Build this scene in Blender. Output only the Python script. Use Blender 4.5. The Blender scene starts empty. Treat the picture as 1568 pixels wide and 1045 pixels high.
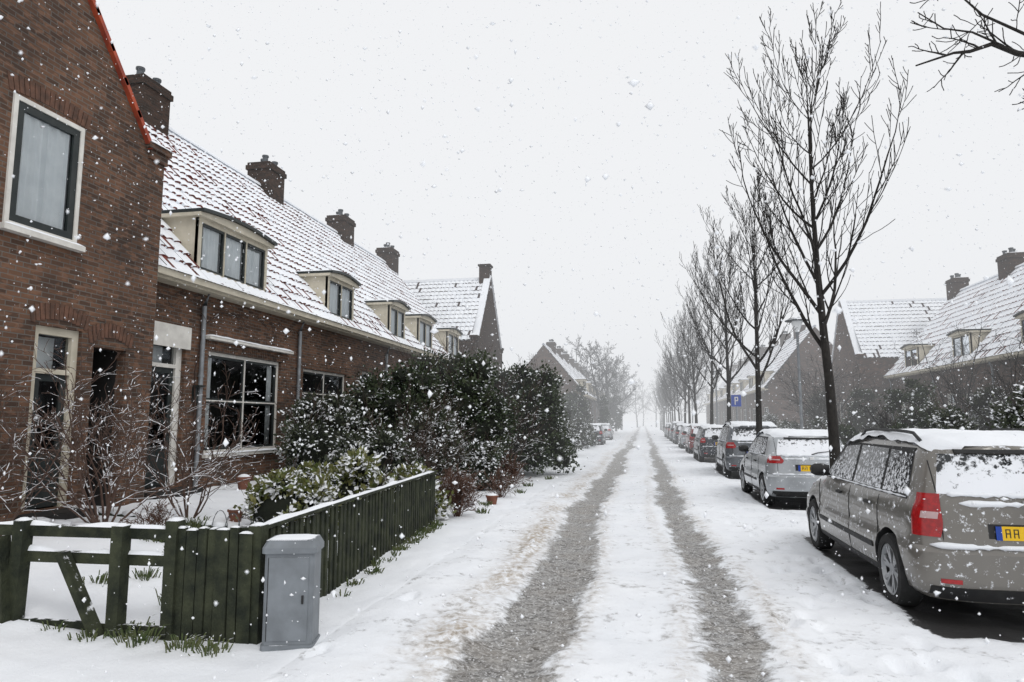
import bpy, math, random
import numpy as np
from mathutils import Vector, noise, Matrix
R=random.Random(7)
sc=bpy.context.scene
col=sc.collection
# ------------------------------------------------------------------ helpers
def clamp(x,a=0.,b=1.): return max(a,min(b,x))
def sst(a,b,x):
    t=clamp((x-a)/(b-a)); return t*t*(3-2*t)
class MB:
    def __init__(s): s.v=[];s.f=[];s.m=[]
    def quad(s,a,b,c,d,mi=0):
        n=len(s.v); s.v+=[tuple(a),tuple(b),tuple(c),tuple(d)]; s.f.append((n,n+1,n+2,n+3)); s.m.append(mi)
    def poly(s,pts,mi=0):
        n=len(s.v); s.v+=[tuple(p) for p in pts]; s.f.append(tuple(range(n,n+len(pts)))); s.m.append(mi)
    def hexa(s,p,mi=0):
        n=len(s.v); s.v+=[tuple(q) for q in p]
        for f in ((0,3,2,1),(4,5,6,7),(0,1,5,4),(1,2,6,5),(2,3,7,6),(3,0,4,7)):
            s.f.append(tuple(n+i for i in f)); s.m.append(mi)
    def box(s,x0,x1,y0,y1,z0,z1,mi=0):
        x0,x1=min(x0,x1),max(x0,x1);y0,y1=min(y0,y1),max(y0,y1);z0,z1=min(z0,z1),max(z0,z1)
        s.hexa([(x0,y0,z0),(x1,y0,z0),(x1,y1,z0),(x0,y1,z0),(x0,y0,z1),(x1,y0,z1),(x1,y1,z1),(x0,y1,z1)],mi)
    def bar(s,a,b,w,h,mi=0,up=(0,0,1)):
        a=Vector(a);b=Vector(b);d=(b-a).normalized();u=Vector(up);r=d.cross(u).normalized();u=r.cross(d)
        p=[]
        for q in (a,b):
            for (i,j) in ((-1,-1),(1,-1),(1,1),(-1,1)): p.append(q+r*i*w/2+u*j*h/2)
        s.hexa(p,mi)
    def tube(s,pts,rad,k=5,mi=0,cap=True):
        n0=len(s.v);N=len(pts)
        for i,p in enumerate(pts):
            p=Vector(p); a=Vector(pts[max(0,i-1)]);b=Vector(pts[min(N-1,i+1)]);d=(b-a)
            if d.length<1e-6:d=Vector((0,0,1))
            d.normalize(); u=d.orthogonal() if abs(d.z)>.95 else d.cross(Vector((0,0,1)))
            if abs(d.z)>.95: u=d.cross(Vector((1,0,0)))
            u.normalize();w=d.cross(u)
            for j in range(k):
                t=2*math.pi*j/k; s.v.append(tuple(p+(u*math.cos(t)+w*math.sin(t))*rad[i]))
        for i in range(N-1):
            for j in range(k):
                a=n0+i*k+j;b=n0+i*k+(j+1)%k
                s.f.append((a,b,b+k,a+k)); s.m.append(mi)
        if cap:
            s.f.append(tuple(n0+(N-1)*k+j for j in range(k))); s.m.append(mi)
            s.f.append(tuple(n0+k-1-j for j in range(k))); s.m.append(mi)
    def grid(s,fn,nu,nv,mi=0,sel=None):
        n=len(s.v)
        for i in range(nu+1):
            for j in range(nv+1): s.v.append(tuple(fn(i/nu,j/nv)))
        for i in range(nu):
            for j in range(nv):
                a=n+i*(nv+1)+j; s.f.append((a,a+nv+1,a+nv+2,a+1)); s.m.append(mi if sel is None else sel(i,j))
    def cap(s,x0,x1,y0,y1,z,h,mi=0,seed=0,res=.06):
        nx=max(3,min(60,int((x1-x0)/res)));ny=max(3,min(60,int((y1-y0)/res)))
        def fn(u,v):
            e=min(1,min(u,1-u)*nx*.5+.0)*min(1,min(v,1-v)*ny*.5+.0)
            x=x0+(x1-x0)*u;y=y0+(y1-y0)*v
            jx=noise.noise((x*3+seed,y*3,z*2))*.012
            return (x+jx,y+jx,z+h*(e**.5)*(1+.5*noise.noise((x*4,y*4,seed+z))) - (.004 if e==0 else 0))
        s.grid(fn,nx,ny,mi)
    def rev(s,prof,c,axis='z',k=24,mi=0):
        n=len(s.v)
        for (r,h) in prof:
            for j in range(k):
                t=2*math.pi*j/k;a,b=r*math.cos(t),r*math.sin(t)
                s.v.append((c[0]+a,c[1]+b,c[2]+h) if axis=='z' else (c[0]+h,c[1]+a,c[2]+b))
        for i in range(len(prof)-1):
            for j in range(k):
                a=n+i*k+j;b=n+i*k+(j+1)%k
                s.f.append((a,b,b+k,a+k)); s.m.append(mi)
    def obj(s,name,mats,parent=None,smooth=False,ang=None,loc=None):
        me=bpy.data.meshes.new(name); me.from_pydata(s.v,[],s.f)
        if not isinstance(mats,(list,tuple)): mats=[mats]
        for m in mats: me.materials.append(m)
        me.polygons.foreach_set('material_index',s.m)
        if smooth: me.polygons.foreach_set('use_smooth',[True]*len(s.f))
        if smooth and ang:
            try: me.set_sharp_from_angle(angle=math.radians(ang))
            except Exception: pass
        me.update()
        o=bpy.data.objects.new(name,me); col.objects.link(o)
        if parent: o.parent=parent
        if loc: o.location=loc
        return o
def empty(name,loc=(0,0,0),rz=0):
    e=bpy.data.objects.new(name,None); e.location=loc; e.rotation_euler[2]=rz; e.empty_display_size=.3; col.objects.link(e); return e
# ------------------------------------------------------------------ materials
SNOW=(.84,.86,.90,1)
def newmat(name):
    m=bpy.data.materials.new(name); m.use_nodes=True
    nt=m.node_tree; return m,nt,nt.nodes['Principled BSDF']
def nd(nt,t,**k):
    n=nt.nodes.new(t)
    for a,b in k.items(): setattr(n,a,b)
    return n
def noisef(nt,scale,detail=4,vec=None,rough=.55):
    n=nd(nt,'ShaderNodeTexNoise'); n.inputs['Scale'].default_value=scale; n.inputs['Detail'].default_value=detail; n.inputs['Roughness'].default_value=rough
    if vec is None:
        g=nd(nt,'ShaderNodeNewGeometry'); vec=g.outputs['Position']
    nt.links.new(vec,n.inputs['Vector']); return n.outputs['Fac']
def maprange(nt,val,a,b,c=0,d=1):
    n=nd(nt,'ShaderNodeMapRange'); n.inputs[1].default_value=a;n.inputs[2].default_value=b;n.inputs[3].default_value=c;n.inputs[4].default_value=d
    nt.links.new(val,n.inputs[0]); return n.outputs[0]
def math_(nt,op,a,b=None):
    n=nd(nt,'ShaderNodeMath',operation=op)
    for i,x in enumerate((a,b)):
        if x is None: continue
        if isinstance(x,(int,float)): n.inputs[i].default_value=x
        else: nt.links.new(x,n.inputs[i])
    return n.outputs[0]
def mixc(nt,f,a,b):
    n=nd(nt,'ShaderNodeMix',data_type='RGBA')
    for i,x in ((0,f),(6,a),(7,b)):
        if isinstance(x,(int,float)): n.inputs[i].default_value=x
        elif isinstance(x,tuple): n.inputs[i].default_value=x if len(x)==4 else (*x,1)
        else: nt.links.new(x,n.inputs[i])
    return n.outputs[2]
def bump(nt,bs,h,strength=.3,dist=.02):
    b=nd(nt,'ShaderNodeBump'); b.inputs['Strength'].default_value=strength; b.inputs['Distance'].default_value=dist
    nt.links.new(h,b.inputs['Height']); nt.links.new(b.outputs[0],bs.inputs['Normal'])
def mat(name,c1,c2=None,scale=3,rough=.7,metal=0,snow=None,snoww=.25,sscale=9,bmp=0,bscale=40,spec=.3,speck=None,coat=0,zb=None):
    m,nt,bs=newmat(name)
    c2=c2 or tuple(x*.75 for x in c1)
    f=maprange(nt,noisef(nt,scale,5),.35,.65)
    c=mixc(nt,f,c1,c2)
    bs.inputs['Metallic'].default_value=metal
    bs.inputs['Specular IOR Level'].default_value=spec
    if coat: bs.inputs['Coat Weight'].default_value=coat
    mask=None
    if snow is not None:
        g=nd(nt,'ShaderNodeNewGeometry'); sx=nd(nt,'ShaderNodeSeparateXYZ'); nt.links.new(g.outputs['Normal'],sx.inputs[0])
        nn=maprange(nt,noisef(nt,sscale,4),.3,.7,-.55,.55)
        mask=maprange(nt,math_(nt,'ADD',sx.outputs[2],nn),snow,snow+snoww)
    if speck is not None:
        nv=noisef(nt,speck[0],8,rough=.72)
        if zb:
            g=nd(nt,'ShaderNodeNewGeometry'); sx=nd(nt,'ShaderNodeSeparateXYZ'); nt.links.new(g.outputs['Position'],sx.inputs[0])
            nv=math_(nt,'ADD',nv,maprange(nt,sx.outputs[2],zb[0],zb[1],zb[2],0))
        sp=maprange(nt,nv,speck[1],speck[1]+.06)
        mask=sp if mask is None else math_(nt,'MAXIMUM',mask,sp)
    if mask is not None:
        c=mixc(nt,mask,c,SNOW)
        r=maprange(nt,mask,0,1,rough,.85); nt.links.new(r,bs.inputs['Roughness'])
        if metal: nt.links.new(maprange(nt,mask,0,1,metal,0),bs.inputs['Metallic'])
        if coat: nt.links.new(maprange(nt,mask,0,1,coat,0),bs.inputs['Coat Weight'])
        if coat or rough<.1: bump(nt,bs,mask,.35,.01)
    else: bs.inputs['Roughness'].default_value=rough
    nt.links.new(c,bs.inputs['Base Color'])
    if bmp: bump(nt,bs,noisef(nt,bscale,4),bmp,.02)
    return m
def snowmat():
    m,nt,bs=newmat('snow')
    c=mixc(nt,maprange(nt,noisef(nt,1.2,5),.3,.7),(.88,.90,.93),(.82,.845,.885))
    nt.links.new(c,bs.inputs['Base Color']); bs.inputs['Roughness'].default_value=.85; bs.inputs['Specular IOR Level'].default_value=.15
    h=math_(nt,'ADD',noisef(nt,11,6,rough=.7),math_(nt,'MULTIPLY',noisef(nt,70,3),.3)); bump(nt,bs,h,.38,.03)
    return m
M_snow=snowmat()
def groundmat():
    m,nt,bs=newmat('road_snow')
    at=nd(nt,'ShaderNodeAttribute',attribute_name='mask'); sp=nd(nt,'ShaderNodeSeparateColor'); nt.links.new(at.outputs['Color'],sp.inputs[0])
    g=nd(nt,'ShaderNodeNewGeometry')
    mp=nd(nt,'ShaderNodeMapping'); mp.inputs['Scale'].default_value=(1,2.0,1); nt.links.new(g.outputs['Position'],mp.inputs[0])
    n0=noisef(nt,11,6,rough=.7)
    n1=noisef(nt,15,7,mp.outputs[0],.78); n2=noisef(nt,48,4); n3=noisef(nt,2.2,5)
    c=mixc(nt,maprange(nt,noisef(nt,1.2,5),.3,.7),(.88,.90,.93),(.82,.845,.885))
    fb=math_(nt,'MULTIPLY',sp.outputs[1],maprange(nt,n0,.38,.60))
    c=mixc(nt,fb,c,(.40,.335,.26))
    slush=mixc(nt,maprange(nt,n1,.40,.60),(.085,.08,.075),(.42,.41,.395))
    slush=mixc(nt,maprange(nt,n2,.54,.64),slush,(.62,.62,.625))
    slush=mixc(nt,maprange(nt,n3,.45,.75,0,.4),slush,(.30,.26,.215))
    tv=math_(nt,'ADD',sp.outputs[0],math_(nt,'ADD',maprange(nt,n0,.3,.7,-.42,.42),maprange(nt,n3,.3,.7,-.26,.26)))
    ft=maprange(nt,tv,.18,.68)
    c=mixc(nt,ft,c,slush)
    fa=maprange(nt,math_(nt,'ADD',sp.outputs[2],maprange(nt,n1,.3,.7,-.3,.3)),.4,.55)
    c=mixc(nt,fa,c,mixc(nt,n2,(.03,.03,.032),(.07,.068,.066)))
    nt.links.new(c,bs.inputs['Base Color'])
    nt.links.new(maprange(nt,math_(nt,'MAXIMUM',ft,fa),0,1,.85,.45),bs.inputs['Roughness']); bs.inputs['Specular IOR Level'].default_value=.25
    h=math_(nt,'ADD',n0,math_(nt,'MULTIPLY',noisef(nt,70,3),.3)); 
    h=math_(nt,'ADD',h,math_(nt,'MULTIPLY',math_(nt,'MULTIPLY',n1,ft),1.2))
    bump(nt,bs,h,.46,.03)
    return m
M_road=groundmat()
def brickmat(name,c1,c2,mort,snowy=True,dk=.6):
    m,nt,bs=newmat(name)
    g=nd(nt,'ShaderNodeNewGeometry'); s=nd(nt,'ShaderNodeSeparateXYZ'); nt.links.new(g.outputs['Position'],s.inputs[0])
    cb=nd(nt,'ShaderNodeCombineXYZ'); nt.links.new(math_(nt,'ADD',s.outputs[0],s.outputs[1]),cb.inputs[0]); nt.links.new(s.outputs[2],cb.inputs[1])
    b=nd(nt,'ShaderNodeTexBrick'); b.inputs['Scale'].default_value=1; b.inputs['Brick Width'].default_value=.21; b.inputs['Row Height'].default_value=.068
    b.inputs['Mortar Size'].default_value=.008; b.inputs['Mortar Smooth'].default_value=.3; b.inputs['Bias'].default_value=-.1
    b.inputs['Color1'].default_value=(*c1,1); b.inputs['Color2'].default_value=(*c2,1); b.inputs['Mortar'].default_value=(*mort,1)
    nt.links.new(cb.outputs[0],b.inputs['Vector'])
    c=mixc(nt,maprange(nt,noisef(nt,.9,6),.38,.72,0,dk),b.outputs['Color'],(.032,.028,.026))
    mp=nd(nt,'ShaderNodeMapping'); mp.inputs['Scale'].default_value=(4.5,4.5,14); nt.links.new(g.outputs['Position'],mp.inputs[0])
    c=mixc(nt,maprange(nt,noisef(nt,1,2,mp.outputs[0]),.54,.61,0,.4),c,tuple(x*1.5 for x in c1))
    if snowy:
        c=mixc(nt,maprange(nt,noisef(nt,16,6,rough=.75),.70,.73,0,.6),c,SNOW)
    nt.links.new(c,bs.inputs['Base Color']); bs.inputs['Roughness'].default_value=.9; bs.inputs['Specular IOR Level'].default_value=.12
    h=math_(nt,'ADD',math_(nt,'MULTIPLY',b.outputs['Fac'],-1),math_(nt,'MULTIPLY',noisef(nt,50,3),.6)); bump(nt,bs,h,.6,.01)
    return m
M_brick=brickmat('brick',(.165,.090,.058),(.065,.043,.034),(.15,.135,.12))
M_brick2=brickmat('brick_dark',(.11,.062,.044),(.05,.037,.03),(.085,.078,.07))
M_brickc=brickmat('chimney_brick',(.07,.045,.035),(.04,.032,.028),(.06,.055,.05))
M_tile=mat('roof_tile',(.20,.045,.03),(.07,.025,.02),6,.6,snow=1.25,snoww=.3)
M_tiled=mat('roof_tile_dark',(.07,.04,.038),(.035,.03,.03),6,.6)
M_verge=mat('verge_tile',(.42,.075,.03),(.25,.05,.03),5,.5,snow=1.15)
M_cream=mat('cream_paint',(.58,.53,.43),(.48,.44,.35),4,.6,snow=1.1)
M_white=mat('white_paint',(.72,.70,.65),(.58,.56,.52),5,.55,snow=1.1)
M_dgreen=mat('dark_paint',(.018,.024,.024),(.03,.035,.034),5,.4,snow=1.1)
M_lead=mat('dark_metal',(.09,.10,.11),(.06,.065,.07),6,.5,snow=.8)
M_zinc=mat('zinc',(.28,.30,.32),(.2,.21,.22),6,.45,metal=.3,snow=.9)
M_curtain=mat('curtain',(.86,.87,.87),(.74,.76,.77),3,.9)
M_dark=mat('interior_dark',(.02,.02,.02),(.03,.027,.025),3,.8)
M_bark=mat('bark',(.016,.014,.013),(.030,.027,.024),14,.85,snow=1.12,snoww=.2,sscale=6,bmp=.4,bscale=30)
M_twig=mat('twig',(.040,.026,.022),(.06,.04,.03),14,.85,snow=.72,snoww=.2,sscale=8)
M_twig2=mat('twig_snowy',(.075,.045,.036),(.10,.065,.05),14,.85,snow=.55,snoww=.2,sscale=8)
M_far=mat('far_twig',(.05,.05,.05),(.07,.07,.07),4,.9,snow=.9)
M_wood=mat('fence_wood',(.013,.017,.011),(.044,.050,.028),6,.85,snow=.85,sscale=12,bmp=.5,bscale=35)
M_leaf=mat('evergreen_leaf',(.020,.034,.015),(.048,.062,.028),2.5,.6,snow=.74,snoww=.2,sscale=3)
M_leaf2=mat('laurel_leaf',(.08,.11,.025),(.20,.19,.07),7,.5,snow=.20,snoww=.25,sscale=6)
M_leaf3=mat('snowy_leaf',(.032,.045,.025),(.06,.066,.038),6,.6,snow=.40,snoww=.25,sscale=4)
M_brown=mat('dry_stem',(.11,.06,.042),(.08,.045,.033),8,.8,snow=.8)
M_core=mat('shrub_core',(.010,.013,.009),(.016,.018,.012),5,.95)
M_grass=mat('grass',(.06,.09,.03),(.11,.12,.05),9,.7,snow=.9)
M_cab=mat('cabinet_grey',(.21,.23,.25),(.16,.175,.19),6,.5,snow=1.15,bmp=.1)
M_pot=mat('terracotta',(.20,.085,.055),(.15,.065,.045),9,.8,snow=.9)
def glassmat(name):
    m,nt,bs=newmat(name); out=nt.nodes['Material Output']
    tr=nd(nt,'ShaderNodeBsdfTransparent'); tr.inputs[0].default_value=(.93,.95,.95,1)
    gl=nd(nt,'ShaderNodeBsdfGlossy'); gl.inputs['Roughness'].default_value=.03; gl.inputs[0].default_value=(.8,.85,.9,1)
    fr=nd(nt,'ShaderNodeFresnel'); fr.inputs[0].default_value=1.45
    mx=nd(nt,'ShaderNodeMixShader'); nt.links.new(math_(nt,'ADD',fr.outputs[0],.01),mx.inputs[0]); nt.links.new(tr.outputs[0],mx.inputs[1]); nt.links.new(gl.outputs[0],mx.inputs[2])
    nt.links.new(mx.outputs[0],out.inputs[0]); return m
M_glass=glassmat('window_glass')
M_cglass=mat('car_glass',(.012,.015,.017),(.03,.033,.036),3,.07,spec=.6,speck=(26,.53),zb=(1.0,1.35,.08))
M_cglass2=mat('car_glass_snowy',(.012,.015,.017),(.03,.033,.036),3,.07,spec=.6,speck=(15,.58),zb=(1.0,1.46,.34))
M_rubber=mat('tyre',(.018,.018,.018),(.03,.03,.03),9,.9,speck=(14,.62))
M_rim=mat('wheel_rim',(.42,.43,.44),(.3,.31,.32),9,.35,metal=.7,speck=(22,.60))
M_black=mat('black_plastic',(.02,.02,.021),(.03,.03,.03),9,.6,speck=(14,.62))
M_red=mat('tail_lamp_red',(.40,.010,.012),(.24,.008,.01),30,.15,spec=.6,speck=(16,.64))
M_clear=mat('tail_lamp_clear',(.50,.36,.36),(.45,.3,.3),9,.15,spec=.6,speck=(16,.6))
M_plate=mat('plate_yellow',(.80,.50,.02),(.75,.46,.02),9,.4)
M_blue=mat('plate_blue',(.02,.06,.35),(.02,.06,.3),9,.4)
M_chrome=mat('chrome',(.6,.6,.6),(.5,.5,.5),9,.2,metal=1)
def paint(name,c,sp=.60):
    return mat(name,c,tuple(x*.88 for x in c),2,.30,metal=.45,coat=.6,speck=(17,sp),snow=1.12,sscale=6)
# ------------------------------------------------------------------ ground height
FOOT=[]
for k in range(34):
    y=4.6+k*.62; FOOT.append((1.75+.16*(k%2)+.35*math.sin(k*.4)+R.uniform(-.05,.05),y+R.uniform(-.1,.1),.06,.14))
for k in range(26):
    FOOT.append((R.uniform(1.1,2.1),R.uniform(4.0,9),.07,.12))
for k in range(16):
    FOOT.append((R.uniform(-2.6,-1.9),4.0+k*.75,.06,.13))
def trk(y): return .09*math.sin(y*.31)+.05*math.sin(y*.83+1)+.14*noise.noise((0,y*.24,3))-.10*sst(14,24,y)*(1-sst(30,50,y))
def hgt(x,y):
    h=0
    if x<-2.6: h+=.34*sst(-3.6,-7.4,x)
    if x>4.3: h+=.12*sst(4.3,4.5,x)
    if x>7: h+=.2*sst(7,12,x)
    if -12<x<12 and 0<y<60:
        h+=.035*noise.noise((x*.8,y*.8,0))+.022*noise.noise((x*2.4,y*2.4,3))
        if y<16: h+=.010*noise.noise((x*6,y*6,6))
    if -2.9<x<-1.5: h+=.03*math.exp(-((x+2.1)/.3)**2)
    return h
def roadmask(x,y):
    w=trk(y); n=noise.noise((x*2.5,y*1.1,5))*.12+noise.noise((x*7,y*3,8))*.07
    wl=.09*noise.noise((4,y*.5,1))
    nw=.07*(1-sst(5,11,y))
    l=1-sst(.12,.42,abs(x+.99+nw*.5-w+n)-wl-nw); r=1-sst(.06,.38,abs(x-.60-w*.6+n)+wl)
    fade=1-.42*sst(16,70,y)
    t=max(l,r*.92)*fade
    b=math.exp(-((x+1.55-w)/.26)**2)+.5*math.exp(-((x+.62-w)/.12)**2)+.5*math.exp(-((x-.95-w)/.12)**2)+.4*math.exp(-((x-.2-w)/.1)**2)
    b*=clamp(.85+1.2*noise.noise((x*1.5,y*.7,9)))*(1-.5*sst(14,40,y))
    return t,clamp(b)
CARS=[(3.07,6.3,4.5),(3.2,14.2,4.0),(3.25,21.3,4.35),(3.1,29.2,4.1),(3.15,36.6,4.2),(3.1,43.6,4.3),(3.1,51,4.1),(3.1,58.5,4.2),(3.1,66,4.2),(3.1,74,4.2)]
def bare(x,y):
    b=0
    for (cx,cy,L) in CARS:
        if cy-2<y<cy+L+2:
            b=max(b,(1-sst(.72,.98,abs(x-cx)))*sst(cy-.35,cy+.0,y)*(1-sst(cy+L-.2,cy+L+.1,y)))
    return b
def axis(segs):
    a=[]
    for (s,e,st) in segs:
        n=max(1,round((e-s)/st)); a+=[s+(e-s)*i/n for i in range(n)]
    a.append(segs[-1][1]); return a
def sheet(name,xs,ys,fh,mt,attr=None):
    v=[];c=[]
    for y in ys:
        for x in xs:
            v.append((x,y,fh(x,y)))
            if attr: c+=attr(x,y)
    nx=len(xs);f=[(j*nx+i,j*nx+i+1,(j+1)*nx+i+1,(j+1)*nx+i) for j in range(len(ys)-1) for i in range(nx-1)]
    me=bpy.data.meshes.new(name); me.from_pydata(v,[],f); me.materials.append(mt)
    me.polygons.foreach_set('use_smooth',[True]*len(f))
    if attr:
        a=me.color_attributes.new('mask','FLOAT_COLOR','POINT'); a.data.foreach_set('color',c)
    me.update(); o=bpy.data.objects.new(name,me); col.objects.link(o); return o
def foot(x,y):
    d=0
    for (fx,fy,a,c) in FOOT:
        if abs(x-fx)<.2 and abs(y-fy)<.3:
            q=((x-fx)/a)**2+((y-fy)/c)**2
            d-=.05*math.exp(-q*q*.5)-.014*math.exp(-(q-2)**2)
    return d
def gh(x,y):
    h=hgt(x,y)
    k=sst(-2.45,-2.15,x)*(1-sst(3.9,4.2,x))
    return h-.10*k
sheet('ground',axis([(-500,-60,40),(-60,-14,4),(-14,-8,.5),(-8,-2.7,.08),(-2.7,-2.1,.04),(-2.1,3.8,1),(3.8,4.5,.05),(4.5,16,.5),(16,60,4),(60,500,40)]),
      axis([(-30,2,2),(2,10,.06),(10,16,.1),(16,40,.35),(40,100,4),(100,900,50)]),gh,M_snow)
def rh(x,y):
    h=hgt(x,y); t,b=roadmask(x,y)
    h-=.012*(1-sst(-2.6,-2.3,x))-.012*sst(4.05,4.3,x)
    h-=.045*t
    if y<30:
        h+=t*.026*noise.noise((x*9,y*14,2))
        h+=b*.055*max(0,noise.noise((x*7,y*9,4))+.25)
    h-=.05*bare(x,y)
    if y<26: h+=foot(x,y)*(1-t)
    return h
def ra(x,y):
    t,b=roadmask(x,y); return [t,b,bare(x,y),1]
sheet('road',axis([(-2.6,1.3,.035),(1.3,4.3,.05)]),axis([(2.2,10,.04),(10,20,.09),(20,50,.4),(50,260,3)]),rh,M_road,ra)
# ------------------------------------------------------------------ houses
class HF:
    def __init__(s,side,D): s.side=side;s.D=D
    def P(s,a,d,z): return (s.side*(s.D+d),a,z)
    def box(s,mb,a0,a1,d0,d1,z0,z1,mi=0): mb.box(s.side*(s.D+d0),s.side*(s.D+d1),a0,a1,z0,z1,mi)
    def wall(s,mb,a0,a1,z0,z1,ops,mi=0,dep=.16):
        A=sorted({a0,a1,*[o[0] for o in ops],*[o[1] for o in ops]});Z=sorted({z0,z1,*[o[2] for o in ops],*[o[3] for o in ops]})
        for i in range(len(A)-1):
            for j in range(len(Z)-1):
                ca=(A[i]+A[i+1])/2;cz=(Z[j]+Z[j+1])/2
                if any(o[0]<ca<o[1] and o[2]<cz<o[3] for o in ops): continue
                mb.quad(s.P(A[i],0,Z[j]),s.P(A[i+1],0,Z[j]),s.P(A[i+1],0,Z[j+1]),s.P(A[i],0,Z[j+1]),mi)
        for (p,q,r,t) in ops:
            P=s.P
            mb.quad(P(p,0,r),P(p,dep,r),P(p,dep,t),P(p,0,t),mi);mb.quad(P(q,0,r),P(q,dep,r),P(q,dep,t),P(q,0,t),mi)
            mb.quad(P(p,0,t),P(q,0,t),P(q,dep,t),P(p,dep,t),mi);mb.quad(P(p,0,r),P(q,0,r),P(q,dep,r),P(p,dep,r),mi)
WM=[M_white,M_dgreen,M_glass,M_curtain,M_dark,M_cream,M_snow]
def window(h,mb,a0,a1,z0,z1,d,cols,rows,fw=.07,curt=None,outer=0,inner=1,sash=.045,bars=0,cd=.11):
    h.box(mb,a0,a0+fw,d,d+.09,z0,z1,outer);h.box(mb,a1-fw,a1,d,d+.09,z0,z1,outer)
    h.box(mb,a0+fw,a1-fw,d,d+.09,z0,z0+fw,outer);h.box(mb,a0+fw,a1-fw,d,d+.09,z1-fw,z1,outer)
    i0,i1,j0,j1=a0+fw,a1-fw,z0+fw,z1-fw
    ca=[0]+list(cols)+[1];cz=[0]+list(rows)+[1]
    for k in range(len(ca)-1):
        for l in range(len(cz)-1):
            p=i0+(i1-i0)*ca[k]+.004;q=i0+(i1-i0)*ca[k+1]-.004;r=j0+(j1-j0)*cz[l]+.004;t=j0+(j1-j0)*cz[l+1]-.004
            e=d+.015;w=sash
            h.box(mb,p,p+w,e,e+.06,r,t,inner);h.box(mb,q-w,q,e,e+.06,r,t,inner)
            h.box(mb,p+w,q-w,e,e+.06,r,r+w,inner);h.box(mb,p+w,q-w,e,e+.06,t-w,t,inner)
            mb.quad(h.P(p+w,e+.03,r+w),h.P(q-w,e+.03,r+w),h.P(q-w,e+.03,t-w),h.P(p+w,e+.03,t-w),2)
    if outer!=inner:
        for c in cols: h.box(mb,i0+(i1-i0)*c-.014,i0+(i1-i0)*c+.014,d-.004,d+.04,j0,j1,bars)
        for c in rows: h.box(mb,i0,i1,d-.002,d+.038,j0+(j1-j0)*c-.014,j0+(j1-j0)*c+.014,bars)
    if curt:
        for (c0,c1,b0,b1) in curt:
            def fn(u,v):
                a=i0+(i1-i0)*(c0+(c1-c0)*u); return h.P(a,d+cd+.02*math.sin(a*38)+.01*math.sin(a*91),j0+(j1-j0)*(b0+(b1-b0)*v))
            mb.grid(fn,max(6,int((c1-c0)*(i1-i0)*26)),1,3)
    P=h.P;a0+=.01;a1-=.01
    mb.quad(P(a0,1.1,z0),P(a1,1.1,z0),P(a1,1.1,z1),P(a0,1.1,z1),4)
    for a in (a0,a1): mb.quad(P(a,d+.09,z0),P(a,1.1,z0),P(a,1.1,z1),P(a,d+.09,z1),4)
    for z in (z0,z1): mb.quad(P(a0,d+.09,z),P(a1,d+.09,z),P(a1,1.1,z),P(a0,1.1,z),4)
def tiles(mb,Q,a0,a1,T,cw=.24,rl=.33,expo=.8,sd=0,skip=None):
    nc=max(1,round((a1-a0)/cw));nr=max(1,round(T/rl));cw=(a1-a0)/nc;rl=T/nr
    prof=[0,.7,1,.55]
    for r in range(nr):
        t0=r*rl;t1=t0+rl
        for c in range(nc):
            ac=a0+c*cw
            if skip and skip(ac+cw/2,t0+rl/2): continue
            k=noise.noise((ac*.35+sd,t0*.5,sd*1.7)); low=1 if r<3 else 0
            full=R.random()<(.03+.14*max(0,k)+.16*low)
            jit=R.uniform(-.008,.008)
            for g in range(4):
                b0=ac+cw*g/4;b1=ac+cw*(g+1)/4
                h0=prof[g]*.035+jit;h1=prof[(g+1)%4]*.035+jit
                A=Q(b0,t0,h0+.062);B=Q(b1,t0,h1+.062);C=Q(b1,t1,h1+.02);D=Q(b0,t1,h0+.02)
                mb.quad(A,B,C,D,1 if full and g in(1,2) else 0)
                ex=(g in (0,1,2) and R.random()<expo+.35*k) or R.random()<.12
                mb.quad(Q(b0,t0,h0-.004),Q(b1,t0,h1-.004),B,A,1 if ex else 0)
def chimney(h,mb,a,d,zb,zt,wa=.85,wd=.7,pots=2):
    h.box(mb,a-wa/2,a+wa/2,d-wd/2,d+wd/2,zb,zt-.25,0)
    h.box(mb,a-wa/2-.05,a+wa/2+.05,d-wd/2-.05,d+wd/2+.05,zt-.25,zt-.1,0)
    h.box(mb,a-wa/2-.01,a+wa/2+.01,d-wd/2-.01,d+wd/2+.01,zt-.1,zt,0)
    x0=h.side*(h.D+d)-wd/2;mb.cap(x0,x0+wd,a-wa/2,a+wa/2,zt+.003,.07,1,a,.12)
    for k in range(pots):
        aa=a+(k-(pots-1)/2)*.3
        X,Y,_=h.P(aa,d+(.12 if k%2 else -.12),0); mb.rev([(.10,-.02),(.085,.20+.04*(k%2)),(.11,.22),(.11,.28),(.001,.28)],(X,Y,zt),k=10,mi=2)
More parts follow.
